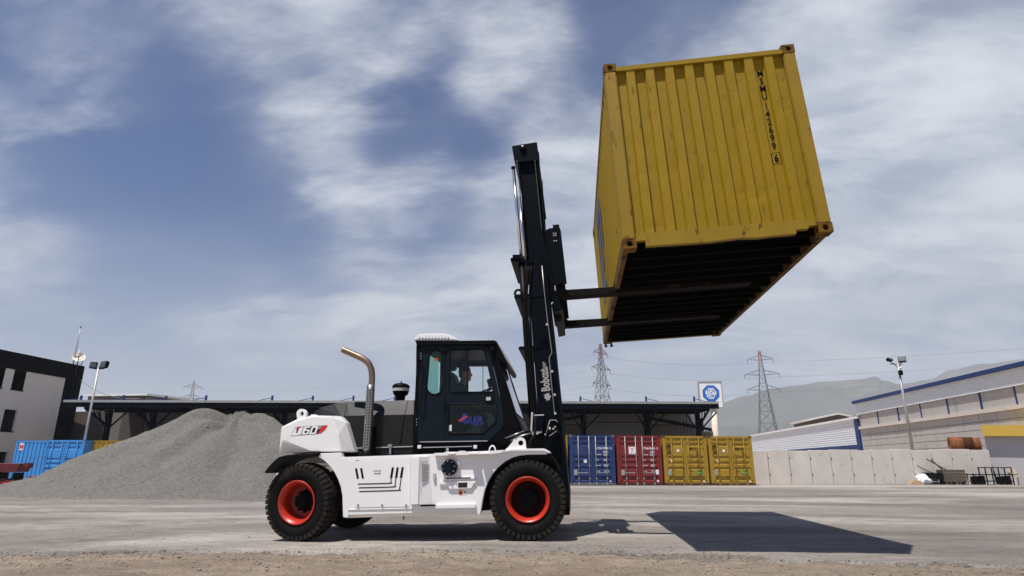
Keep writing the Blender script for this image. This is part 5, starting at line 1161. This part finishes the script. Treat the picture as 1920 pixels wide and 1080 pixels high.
# ------------------------------------------------------------------ lamp posts
def lamp_post(name, label, base, top, heads, Y, zg, r=0.06):
    p = S(*base, Y); q = S(*top, Y); t = thing(name, label, 'lamp post', (p.x, Y, zg))
    H = q.z - zg; bm = nb(); tube(bm, [(0, 0, 0), (0, 0, H*0.5), (0, 0, H)], [r*1.5, r*1.2, r], 10); obj('pole', bm, GALV, t, True)
    bm = nb(); tube(bm, [(min(h[0] for h in heads), 0, H-0.02), (max(h[0] for h in heads), 0, H-0.02)], 0.03, 6); obj('cross_arm', bm, STEELB, t, True)
    for dx, dz, w_, h_, rz, tilt in heads:
        bm = nb(); rbox(bm, -w_/2, w_/2, -0.12, 0.06, -h_/2, h_/2, 0.02)
        for k in range(5): box(bm, -w_/2+0.03+k*(w_-0.1)/4, -w_/2+0.06+k*(w_-0.1)/4, 0.06, 0.12, -h_/2+0.03, h_/2-0.03)
        M4 = Matrix.Translation((dx, -0.05, H+dz)) @ Matrix.Rotation(rz, 4, 'Z') @ Matrix.Rotation(tilt, 4, 'X'); bm.transform(M4); f = obj('floodlight', bm, BLACKP, t, True)
        bm = nb(); box(bm, -w_/2+0.035, w_/2-0.035, -0.128, -0.121, -h_/2+0.035, h_/2-0.035); bm.transform(M4); obj('lens', bm, LENS, f, True)
    return t
lamp_post('lamp_post', 'grey lamp post with twin square floodlights near the sky blue container', (158, 830), (185, 691), [(-0.33, 0.20, 0.42, 0.42, R(20), R(-12)), (0.42, 0.22, 0.62, 0.46, R(-18), R(-10))], 37.0, gz(-30))
rl = lamp_post('lamp_post', 'tall lamp post with two tilted floodlights behind the concrete wall', (1711, 842), (1685, 682), [(-0.55, 0.28, 0.5, 0.22, R(35), R(-35)), (0.32, 0.28, 0.5, 0.42, R(-30), R(-25))], 47.0, 1.9, 0.075)
bm = nb(); zt_ = S(1685, 682, 47).z-1.9
for dx in (-0.55, 0.32): tube(bm, [(0, -0.02, zt_-0.35), (dx*0.5, -0.03, zt_), (dx, -0.05, zt_+0.15)], 0.025, 6)
obj('bracket_arm', bm, STEELB, rl, True)
bm = nb(); rbox(bm, -0.12, 0.12, -0.30, -0.06, zt_-0.85, zt_-0.5, 0.03); obj('camera_housing', bm, BLACKP, rl, True)
bm = nb(); tube(bm, [(0.05, -0.2, zt_-0.42), (0.05, -0.2, zt_-0.28)], 0.09, 10); obj('sensor', bm, RENDERW, rl, True)

# ------------------------------------------------------------------ inspection station sign
Ysg = 62.0; sg = thing('pylon_sign', 'white square sign with blue octagon on a thick white pole', 'sign', (S(1342, 818, Ysg).x, Ysg, 0))
zt_ = S(1338, 765, Ysg).z; bm = nb(); tube(bm, [(0, 0, 0), (0, 0, zt_+0.5)], 0.28, 20); obj('pole', bm, RENDERW, sg, True)
bl = S(1314, 764, Ysg-.4); tr = S(1352, 716, Ysg-.4); x0, x1 = bl.x-sg.location.x, tr.x-sg.location.x; z0, z1 = bl.z, tr.z
bm = nb(); rbox(bm, x0, x1, -0.35, 0.05, z0, z1, 0.03); bd = obj('sign_box', bm, WROOF, sg, True)
bm = nb()
for a, b, c, d in ((x0-.05, x1+.05, z0-.06, z0-.001), (x0-.05, x1+.05, z1+.001, z1+.06), (x0-.06, x0-.001, z0, z1), (x1+.001, x1+.06, z0, z1)): box(bm, a, b, -0.40, 0.07, c, d)
obj('sign_frame', bm, GALV, sg, True)
cx, cz, ro = (x0+x1)/2+.02, (z0+z1)/2+.12, (x1-x0)*0.40; bm = nb()
oc = lambda r, y: [(cx+r*math.cos(R(22.5+45*k)), y, cz+r*math.sin(R(22.5+45*k))) for k in range(8)]
fpoly(bm, oc(ro, -0.356), 0); fpoly(bm, oc(ro*0.66, -0.360), 1)
text(bm, 'TÜV', 0.50, (cx, -0.364, cz+0.03), (1, 0, 0), (0, 0, 1), 0.012, align='CENTER', mi=0); text(bm, 'TÜRK', 0.48, (cx, -0.364, cz-0.42), (1, 0, 0), (0, 0, 1), 0.012, align='CENTER', mi=0)
obj('sign_emblem', bm, [BLUES, WROOF], bd, True, fixn=False)

# ------------------------------------------------------------------ right side: retaining wall, terrace, halls
wa = atZ(1405, 908.5); wb = atZ(1868, 908); wb.z = wa.z = 0
wv = (wb-wa); Lw = wv.length; wv.normalize(); wnn = Vector((-wv.y, wv.x, 0)); HW = 1.86
rw = thing('concrete_wall', 'long low wall of cast concrete panels along the yard', 'wall', wa)
n = 12
for i in range(n):
    a, b = Lw*i/n, Lw*(i+1)/n; h = HW + 0.03*math.sin(i*2.1) + 0.012*i
    P = [wa+wv*(a+0.022), wa+wv*(b-0.022), wa+wv*(b-0.022)+Vector((0, 0, h)), wa+wv*(a+0.022)+Vector((0, 0, h))]
    bm = nb(); off = wnn*(0.008*math.sin(i*5.3)); P = [p+off for p in P]; poly_prism(bm, P, [p+wnn*0.22 for p in P]); bevel(bm, 0.012, 1); pn = obj('panel', bm, CONC, rw)
    for z in (0.55, 1.45):
        bm = nb(); obox(bm, wa+wv*(a+0.03)-wnn*0.004+Vector((0, 0, z-.05)), wa+wv*(a+0.03)-wnn*0.004+Vector((0, 0, z+.05)), 0.05, 0.02); obj('tie_hole', bm, CONCJ, pn)
P = [wa+wnn*0.225+wv*0.02, wb+wnn*0.225-wv*0.02, wb+wnn*0.225-wv*0.02+Vector((0, 0, HW-0.05)), wa+wnn*0.225+wv*0.02+Vector((0, 0, HW-0.05))]
bm = nb(); poly_prism(bm, P, [p+wnn*0.1 for p in P]); obj('footing', bm, CONCJ, rw)
bm = nb(); P = [wa+wnn*0.33+wv*0.4, wb+wnn*0.33+wv*30, wb+wnn*90+wv*60, wa+wnn*90+wv*0.4]; poly_prism(bm, [Vector((p.x, p.y, -0.1)) for p in P], [Vector((p.x, p.y, 1.80)) for p in P]); obj('terrace', bm, DIRTM, struct=True)
# concrete hall: its long side runs straight back
XH = 30.0
hl = thing('concrete_hall', 'long grey concrete hall with white ribbed band and blue roof edge', 'building', (XH+8, 58, 1.9))
def hX(x, y): return atX(x, y, XH)
y1h = hX(1613, 800).y; y0h = 36.0; ze = hX(1605, 752).z; zbl = ze-0.42; zcl = hX(1760, 752).z; zl1 = hX(1613, 800).z; zl0 = zl1-0.28
zcb = zl1 + (ze-zl1)*0.46
bm = nb(); box(bm, XH-0.35, XH+0.1, y0h, y1h+0.4, ze-0.30, ze); obj('roof_edge', bm, BLUEP, hl)
bm = nb(); P = [(XH+0.11, y0h, ze-0.2), (XH+16, y0h, ze+1.6), (XH+16, y0h, ze+1.4), (XH+0.11, y0h, ze-0.4)]; poly_prism(bm, [Vector(p) for p in P], [Vector((p[0], y1h+0.3, p[2])) for p in P]); obj('roof_sheet', bm, ROOFG, hl)
pr = []; z = zcb
while z < ze-0.32: pr += [(z, 0.0), (z+0.06, 0.0), (z+0.09, 0.035), (z+0.13, 0.035)]; z += 0.16
obj('ribbed_band', sheet(pr, y0h, y1h+0.2, lambda u, v, d: (XH-0.12+d, v, u)), WCLAD, hl)
pxs = [1613, 1647, 1686, 1730, 1782, 1846, 1915, 2000, 2110]
yp = [hX(x, 790).y for x in pxs]
for i, (a, b) in enumerate(zip(yp, yp[1:])):
    b = max(b, y0h); bm = nb(); box(bm, XH+0.0+0.02*(i % 3), XH+0.25, b+0.075, a-0.075, zl1+0.002, zcb+0.05); bevel(bm, 0.03, 1); obj('upper_panel', bm, CONC2, hl)
    bm = nb(); box(bm, XH-0.03, XH+0.24, a-0.06, a+0.06, zl1+0.002, zcb+0.05); obj('blue_post', bm, BLUEP if i else CONCJ, hl)
bm = nb(); box(bm, XH-0.16, XH+0.25, y0h, y1h+0.1, zl0, zl1); obj('ledge', bm, CONC, hl)
nr = 5; hgt = (zl0-1.9)/nr; lens = 2.05; nbk = 0
for r in range(nr):
    y = y0h + 6.0
    while y < y1h and nbk < 290:
        b = min(y+lens, y1h); bm = nb(); d = 0.012*math.sin(r*7.1+y*3.3)
        box(bm, XH+0.02+d, XH+0.25, y+0.022, b-0.022, 1.9+hgt*r+0.02, 1.9+hgt*(r+1)-0.02); obj('block', bm, CONC2, hl); y += lens; nbk += 1
bm = nb(); box(bm, XH+0.10, XH+0.24, y0h+6, y1h, 1.9, zl0-0.001); obj('joint_backing', bm, CONCJ, hl)
bm = nb(); box(bm, XH+0.26, XH+16, y1h-0.3, y1h, 1.9, ze-0.1); obj('end_wall', bm, CONC2, hl)
# ribbed low hall further back, blue trimmed
wl = thing('ribbed_hall', 'white horizontally ribbed hall with blue trim and white roof edge', 'building', (XH+6, 90, 1.9))
ya, yb = hX(1612, 780).y+0.6, hX(1408, 822).y; zr1 = hX(1612, 781).z; zt0 = hX(1612, 838).z+0.25
pr = []; z = zt0
while z < zr1-0.2: pr += [(z, 0), (z+0.1, 0), (z+0.14, 0.04), (z+0.2, 0.04)]; z += 0.24
obj('ribbed_wall', sheet(pr, ya+0.8, yb, lambda u, v, d: (XH-0.05+d, v, u)), WCLAD, wl)
bm = nb(); box(bm, XH-0.12, XH+0.1, ya, ya+0.8, 1.9, zr1-0.1); obj('corner_trim', bm, BLUEP, wl)
bm = nb(); P = [(ya+0.8, zt0-0.45), (yb, zt0-0.45), (yb, zt0), (ya+0.8, zt0)]; poly_prism(bm, [Vector((XH-0.10, u, v)) for u, v in P], [Vector((XH+0.1, u, v)) for u, v in P]); obj('base_trim', bm, BLUEP, wl)
bm = nb(); box(bm, XH-0.02, XH+0.2, ya+0.8, yb, 1.9, zt0-0.46); obj('plinth', bm, WCLAD, wl)
bm = nb(); box(bm, XH-0.25, XH+12, ya-0.1, yb+0.5, zr1-0.18, zr1+0.04); obj('roof', bm, WROOF, wl)
bm = nb(); box(bm, XH+0.21, XH+12, yb-0.3, yb, 1.9, zr1-0.2); obj('end_wall', bm, WCLAD, wl)
# brown gabled roof behind it
bh = thing('brown_shed', 'brown shed with low pitched pale roof behind the ribbed hall', 'shed', (S(1555, 790, 120).x, 124, 1.9))
qa, qb, qc = S(1519, 789, 120), S(1570, 777, 120), S(1589, 781.5, 120); zlo = 1.9
BRN = M('brown timber siding', (0.09, 0.07, 0.055), 0.8, var=0.15)
bm = nb(); P = [Vector((qa.x, 120, zlo)), Vector((qc.x, 120, zlo)), Vector((qc.x, 120, qc.z)), Vector((qb.x, 120, qb.z-.1)), Vector((qa.x, 120, qa.z-.1))]; poly_prism(bm, P, [p+Vector((0, 9, 0)) for p in P]); obj('shed_wall', bm, BRN, bh)
bm = nb(); P = [qa+Vector((-.5, -.4, -.05)), qb+Vector((0, -.4, -.05)), qb+Vector((0, -.4, .25)), qa+Vector((-.5, -.4, .25))]; poly_prism(bm, P, [p+Vector((0, 10, 0)) for p in P])
P = [qb+Vector((0.01, -.4, -.05)), qc+Vector((.6, -.4, -.05)), qc+Vector((.6, -.4, .25)), qb+Vector((0.01, -.4, .25))]; poly_prism(bm, P, [p+Vector((0, 10, 0)) for p in P]); obj('shed_roof', bm, CONC, bh)
# hut with yellow fascia
hp = S(1848, 840, 41.2); ht = thing('hut', 'plain grey-white hut with a broad yellow fascia beside the concrete wall', 'building', (hp.x+4, 44, 0))
zf1, zf0 = S(1845, 797, 40.8).z, S(1845, 817.5, 40.8).z
bm = nb(); P = [Vector((hp.x, 41.2, 0)), Vector((hp.x+9, 42.0, 0)), Vector((hp.x+13, 48, 0)), Vector((hp.x+6, 48, 0))]; poly_prism(bm, P, [p+Vector((0, 0, zf0)) for p in P]); obj('wall', bm, HUTW, ht)
bm = nb(); P = [Vector((hp.x-0.25, 40.8, zf0+.002)), Vector((hp.x+9.2, 41.6, zf0+.002)), Vector((hp.x+13.2, 48.2, zf0+.002)), Vector((hp.x+5.6, 48.2, zf0+.002))]; poly_prism(bm, P, [p+Vector((0, 0, zf1-zf0)) for p in P]); obj('fascia', bm, YFASC, ht)
bm = nb(); tube(bm, [(hp.x+0.25, 41.1, 0.02), (hp.x-0.12, 41.05, 1.9)], 0.04, 8); obj('drain_pipe', bm, RUST, ht)
# rusty drums behind the wall
for i, (x0p, x1p, lab) in enumerate(((1784, 1807, 'bright orange rusted steel drum lying at the open end of the three'), (1809, 1834, 'dark brown rusted steel drum lying between the two orange ones'), (1836, 1856, 'orange rusted steel drum lying partly behind the yellow fascia'))):
    p0, p1 = S(x0p, 829, 42.6), S(x1p, 829, 42.6); rr = 0.50; bm = nb(); Ld = (p1.x-p0.x)-0.03
    lathe(bm, [(0.001, 0.04), (rr-0.03, 0.04), (rr-0.02, 0.0), (rr, 0.005), (rr, Ld*.3), (rr+0.018, Ld*.33), (rr, Ld*.36), (rr, Ld*.64), (rr+0.018, Ld*.67), (rr, Ld*.70), (rr, Ld-.005), (rr-0.02, Ld), (rr-0.03, Ld-.04), (0.001, Ld-.04)], 28, (p0.x, 42.6+0.15*i, 1.9+rr+0.018), 'X')
    bmesh.ops.rotate(bm, verts=bm.verts, cent=(p0.x, 42.6, 0), matrix=Matrix.Rotation(R(-20), 3, 'Z')); bmesh.ops.translate(bm, verts=bm.verts, vec=(0, 0.36*i+0.3, -0.10))
    tag(obj('rusty_drum', bm, RUSTO if i != 1 else RUST), lab, 'drum')
# clutter at the foot of the wall ------------------------------------
def G(x, Y): p = S(x, 905, Y); return Vector((p.x, Y, 0.0))
def junk(name, label, cat, x, Y): return thing(name, label, cat, G(x, Y))
Yj = 39.6
bm = nb(); c = G(1733, Yj); bmesh.ops.create_icosphere(bm, subdivisions=4, radius=1.0)
for v in bm.verts:
    k = 1+0.28*noise.noise(v.co*1.7+Vector((3, 1, 0)))+0.12*noise.noise(v.co*4.5); v.co = Vector((v.co.x*0.42*k+0.06*v.co.z, v.co.y*0.28*k, max(-0.02, (v.co.z*0.34*k+0.26))))+c
    v.co.z = max(0.0, v.co.z - 0.18*max(0, (v.co.x-c.x)))
tag(obj('plastic_sack', bm, PLASW, smooth=True), 'crumpled white plastic sack slumped against the concrete wall', 'sack')
cb_ = junk('cardboard_box', 'small crushed brown cardboard beside the white sack', 'cardboard', 1719, Yj-0.1)
bm = nb(); P = [Vector((-.28, -.15, 0)), Vector((.30, -.18, 0)), Vector((.24, -.12, .20)), Vector((-.12, -.1, .24))]; poly_prism(bm, P, [p+Vector((.02, .34, -.02)) for p in P]); obj('carton', bm, CARD, cb_, True)
bm = nb(); P = [Vector((-.46, -.1, 0.0)), Vector((-.29, -.15, 0.0)), Vector((-.20, -.12, .19)), Vector((-.22, -.12, .20))]; poly_prism(bm, P, [p+Vector((0, .3, 0)) for p in P]); obj('flap', bm, CARD, cb_, True)
wbw = junk('wheelbarrow', 'tipped dark wheelbarrow with long wooden handles by the wall', 'wheelbarrow', 1757, Yj+0.1)
bm = nb(); P = [Vector((-.55, -.3, .35)), Vector((.35, -.3, .32)), Vector((.45, -.3, .62)), Vector((-.70, -.3, .66))]; poly_prism(bm, P, [p+Vector((0, .6, 0)) for p in P]); obj('tray', bm, FORKM, wbw, True)
for s in (-.25, .25):
    bm = nb(); tube(bm, [(.4, s, .40), (-.6, s, .78), (-1.05, s, 1.12+s*.25)], 0.03, 8); obj('handle', bm, WOOD, wbw, True)
    bm = nb(); tube(bm, [(-.35, s, .36), (-.45, s*1.1, 0.0)], 0.02, 6); tube(bm, [(0, s, .34), (-.05, s*1.1, 0.0)], 0.02, 6); tube(bm, [(-.42, s*1.08, .15), (-.03, s*1.08, .15)], 0.015, 6); obj('leg', bm, GALV, wbw, True)
bm = nb(); lathe(bm, [(0.06, -.04), (0.17, -.05), (0.19, 0), (0.17, .05), (0.06, .04)], 18, (.55, 0, .19), 'Y', close=True); obj('wheel', bm, DARK, wbw, True)
wc = junk('timber_crate', 'low dark crate of weathered boards beside the wheelbarrow', 'crate', 1786, Yj+0.15)
for i in range(4):
    bm = nb(); rbox(bm, -.62, .58, -.40, -.36, .16+i*.17, .16+i*.17+.155, .008); obj('board', bm, WOOD, wc, True)
    bm = nb(); rbox(bm, -.62, .58, .32, .36, .16+i*.17, .16+i*.17+.155, .008); obj('board', bm, WOOD, wc, True)
for s in (-.60, .56):
    for i in range(4):
        bm = nb(); rbox(bm, s-.015, s+.02, -.355, .315, .16+i*.17, .16+i*.17+.155, .006); obj('board', bm, WOOD, wc, True)
for x in (-.5, 0, .5): bm = nb(); box(bm, x-.05, x+.05, -.38, .34, 0.0, .155); obj('runner', bm, WOOD, wc, True)
for k in range(2):
    bm = nb(); obox(bm, (-.3-.1*k, -.2+.2*k, .80), (-1.30+.35*k, -.2+.2*k, 1.42-.02*k), .07, .05); tag(obj('loose_board', bm, WOOD), ('upper', 'lower')[k]+' loose weathered board sticking out of the dark crate', 'board', 'boards leaning out of the crate').location = wc.location
st = junk('low_stool', 'small pale flat stool at the end of the dark crate', 'stool', 1806, Yj)
bm = nb(); rbox(bm, -.26, .26, -.2, .2, .22, .27, .01); obj('seat', bm, LGREY, st, True)
for x in (-.22, .22):
    for y in (-.16, .16): bm = nb(); box(bm, x-.025, x+.025, y-.025, y+.025, 0, .219); obj('leg', bm, LGREY, st, True)
fr = junk('steel_frame_rack', 'low open rack of dark rusty steel tube along the wall', 'rack', 1858, Yj+0.2)
for x in (-1.05, -.35, .35, 1.05):
    for y in (-.3, .3): bm = nb(); box(bm, x-.025, x+.025, y-.025, y+.025, 0, .95 if -1 < x < 2 else .62); obj('upright', bm, FORKM, fr, True)
for z, a, b in ((.56, -1.3, 1.3), (.95, -.4, 1.08), (.20, -1.08, 1.08)):
    for y in (-.3, .3): bm = nb(); obox(bm, (a, y, z), (b, y, z), .05, .05); obj('rail', bm, FORKM, fr, True)
for x0, x1 in ((-.98, -.40), (.40, 1.0)): bm = nb(); P = [Vector((x0, -.22, .03)), Vector((x1, -.22, .03)), Vector((x1, -.22, .50)), Vector((x0, -.22, .44))]; poly_prism(bm, P, [p+Vector((0, .4, 0)) for p in P]); obj('panel', bm, BLACKP, fr, True)
chp = junk('plastic_chair', 'beige moulded plastic garden chair against the grey hut', 'chair', 1907, 39.4)
bm = nb(); rbox(bm, -.22, .22, -.22, .20, .42, .455, .012); obj('seat', bm, PLASB, chp, True)
bm = nb(); A = [(-.20, .455), (-.24, .60), (-.25, .80), (-.17, .90), (0, .93), (.17, .90), (.25, .80), (.24, .60), (.20, .455)]; P = [Vector((x, .19+.12*(z-.45), z)) for x, z in A]; poly_prism(bm, P, [p+Vector((0, .03, 0)) for p in P]); obj('backrest', bm, PLASB, chp, True)
for x in (-.2, .2):
    for y0, y1 in ((-.2, -.25), (.18, .25)): bm = nb(); obox(bm, (x, y0, .419), (x*1.12, y1, 0.0), .05, .035); obj('leg', bm, PLASB, chp, True)
    bm = nb(); obox(bm, (x*1.1, -.2, .64), (x*1.1, .22, .66), .04, .03); obox(bm, (x*1.05, -.2, .44), (x*1.1, -.2, .64), .04, .03); obj('armrest', bm, PLASB, chp, True)

# ------------------------------------------------------------------ red farm trailer at the left edge
Yt = 27.0; tr0 = S(10, 905, Yt); tl = thing('red_trailer', 'dark red low trailer standing at the end of the gravel heap', 'trailer', (tr0.x, Yt, gz(-30)))
def tx(x): return S(x, 880, Yt).x - tr0.x
def tz(y): return S(20, y, Yt).z - gz(-30)
bm = nb(); P = [Vector((tx(-60), 0, tz(886))), Vector((tx(31), 0, tz(885))), Vector((tx(36), 0, tz(869))), Vector((tx(-60), 0, tz(868)))]; poly_prism(bm, P, [p+Vector((0, .7, 0)) for p in P]); bevel(bm, .02, 1); obj('bed', bm, REDP, tl, True)
bm = nb(); rbox(bm, tx(36)+.02, tx(50), .1, .35, tz(877), tz(868), .03); obj('drawbar_head', bm, REDP, tl, True)
bm = nb(); rbox(bm, tx(-60), tx(28), .05, .6, tz(912), tz(900), .02); obj('lower_frame', bm, REDP, tl, True)
bm = nb(); rbox(bm, tx(10), tx(24), -.01, .08, tz(908), tz(904), .005); obj('marker_lamp', bm, DECALR, tl, True)
for x in (-40, -8, 22): bm = nb(); box(bm, tx(x), tx(x)+.12, .1, .6, tz(900)+.002, tz(886)-.002); obj('bolster', bm, BLACKP, tl, True)
for x in (-42, 5):
    for y in (.1, .55):
        bm = nb(); rr = max(.25, tz(912)+0.10); lathe(bm, [(.08, -.09), (rr-.05, -.11), (rr, -.07), (rr, .07), (rr-.05, .11), (.08, .09)], 24, (tx(x), y+.05, rr), 'Y', close=True); obj('tyre', bm, RUBBER, tl, True)
bp = S(64, 905, 30); bt = thing('red_barrel', 'small red and white barrel in front of the sky blue container', 'barrel', (bp.x, 30, gz(-30)))
bm = nb(); lathe(bm, [(.001, .0), (.26, .0), (.29, .02), (.29, .30), (.305, .32), (.29, .34), (.29, .36)], 20, (0, 0, 0), 'Z'); obj('lower_shell', bm, DECALW, bt, True)
hb = S(64, 892, 30).z-gz(-30); bm = nb(); lathe(bm, [(.291, .361), (.291, hb-.05), (.27, hb), (.001, hb)], 20, (0, 0, 0), 'Z'); obj('upper_shell', bm, REDP, bt, True)

# ------------------------------------------------------------------ pylons, cables
def pylon(label, px_top, Y, H, zg=0.0, arms=((0.66, 3.6), (0.79, 4.4), (0.92, 3.4)), rz=0.2):
    p = S(*px_top, Y); t = thing('transmission_pylon', label, 'pylon', (p.x, Y, zg), (0, 0, rz)); H = p.z-zg
    def wdt(k): return (1-k)**1.25*H*0.085+0.45*(1-k)+0.25
    red, gry = nb(), nb(); lv = [0, .14, .27, .38, .48, .57, .65, .72, .785, .84, .89, .94, 1.0]
    for a, b in zip(lv, lv[1:]):
        bmx = red if a > 0.86 else gry; wa_, wb_ = wdt(a), wdt(b); za, zb_ = a*H, b*H; thk = 0.16 if a < .5 else 0.12
        ca = [(-wa_, -wa_), (wa_, -wa_), (wa_, wa_), (-wa_, wa_)]; cb2 = [(-wb_, -wb_), (wb_, -wb_), (wb_, wb_), (-wb_, wb_)]
        for i in range(4):
            j = (i+1) % 4
            obox(bmx, (*ca[i], za), (*cb2[i], zb_), thk, thk); obox(bmx, (*ca[i], za), (*cb2[j], zb_), thk*.6, thk*.6); obox(bmx, (*ca[j], za), (*cb2[i], zb_), thk*.6, thk*.6); obox(bmx, (*cb2[i], zb_), (*cb2[j], zb_), thk*.6, thk*.6)
    tips = []
    for k, l_ in arms:
        w_ = wdt(k); z = k*H
        for s in (-1, 1):
            tip = Vector((s*(w_+l_), 0, z+0.2)); tips.append(tip)
            for y in (-w_, w_): obox(gry, (s*w_, y, z), tip, .10, .10); obox(gry, (s*w_*.9, y, z+1.5), tip, .10, .10)
            for q in (.35, .7): obox(gry, (s*(w_+l_*q), 0, z+0.2*q), (s*(w_+l_*q), 0, z+1.5*(1-q)+.2), .06, .06)
            tube(gry, [tip, tip-Vector((0, 0, 1.1))], 0.08, 6)
    obj('lattice', gry, PYLG, t, True); obj('red_top', red, PYLR, t, True)
    m = Matrix.Translation(t.location) @ Matrix.Rotation(rz, 4, 'Z'); return [m @ (q-Vector((0, 0, 1.1))) for q in tips]
T1 = pylon('lattice pylon with red top rising behind the canopy below the lifted container', (1125.5, 645), 190, 0, rz=R(55))
T2 = pylon('lattice pylon with three cross arms standing before the mountains', (1423.5, 658), 200, 0, rz=R(-10))
T3 = pylon('pylon with red top showing over the warehouse roof near the gravel heap', (364, 714), 270, 0, rz=R(35))
def cable(a, b, sag, label, grp='power lines between the pylons'):
    pts = [a+(b-a)*(i/24)-Vector((0, 0, sag*4*(i/24)*(1-i/24))) for i in range(25)]; bm = nb(); tube(bm, pts, 0.022, 5); tag(obj('power_line', bm, CABLEM), label, 'cable', grp)
for i in range(6):
    lev = ('lowest', 'middle', 'topmost')[i//2]
    cable(T1[i], T2[i], 1.6, 'thin power line between the %s arms of the two pylons flanking the sign' % lev)
    cable(T2[i], T2[i]+Vector((240, 30, 22)), 3, 'thin power line from the %s arm of the mountain-side pylon over the halls' % lev)
    cable(T3[i], T1[i], 4, 'thin power line from the %s arm of the pylon behind the warehouse roof' % lev)
pc0 = oX(150, 712, XO+0.1); pc1 = onW(262, 747, 0.57)
cable(pc0, pc1, 0.5, 'slack cable from the white building to the warehouse roof', 'service cable')

# ------------------------------------------------------------------ mountains and air
def ridge(name, pts, D, depth, seed, zf=0.0):
    bm = nb(); xs = [pts[0][0]+(pts[-1][0]-pts[0][0])*i/220 for i in range(221)]; rows = []
    for x in xs:
        for (xa, ya), (xb, yb_) in zip(pts, pts[1:]):
            if xa <= x <= xb: y = ya+(yb_-ya)*sm((x-xa)/(xb-xa)); break
        top = S(x, y, D); colv = []
        for k in range(25):
            u = k/24; Y = D - depth*(1-u); ang = Vector((top.x, D, 0))*(Y/D)
            h = -1 + (top.z+1)*(u**1.15); n_ = noise.fractal(Vector((ang.x/260, Y/260, seed)), 1.0, 2.0, 5)
            rd = abs(noise.noise((ang.x/330, Y/700, seed+5)))
            colv.append(bm.verts.new((ang.x, Y, h + (n_*0.10 - rd*0.16)*(top.z)*math.sin(math.pi*min(1, u*1.0))*0.9 + n_*0.012*top.z)))
        Yb = D+depth; colv.append(bm.verts.new((top.x*Yb/D, Yb, -1))); rows.append(colv)
    for a, b in zip(rows, rows[1:]):
        for k in range(25): bm.faces.new((a[k], b[k], b[k+1], a[k+1])).smooth = True
    return obj(name, bm, MOUNT, struct=True)
ridge('mountain', [(1180, 815), (1280, 775), (1345, 756), (1400, 741.5), (1441, 730), (1489, 722), (1548, 716), (1607, 712), (1643, 706), (1654, 713), (1700, 724), (1760, 740), (1860, 770)], 2000, 950, 1.3)
ridge('mountain', [(1500, 790), (1600, 745), (1696, 719), (1741, 712), (1785, 693), (1844, 682), (1920, 673), (2050, 676), (2300, 700), (2600, 740)], 2350, 1100, 7.9)
hm = bpy.data.materials.new('thin summer haze'); hm.use_nodes = True; t = hm.node_tree; t.nodes.remove(t.nodes['Principled BSDF']); pv_ = t.nodes.new('ShaderNodeVolumePrincipled')
pv_.inputs['Color'].default_value = (0.90, 0.94, 1.0, 1); pv_.inputs['Density'].default_value = 0.00024; pv_.inputs['Anisotropy'].default_value = 0.0
t.links.new(pv_.outputs[0], t.nodes['Material Output'].inputs['Volume'])
bm = nb(); box(bm, -4200, 4200, -700, 5200, -3.0, 455); hz_o = obj('haze', bm, hm); hz_o['kind'] = 'stuff'; tag(hz_o, 'thin pale summer haze over the whole valley', 'haze')
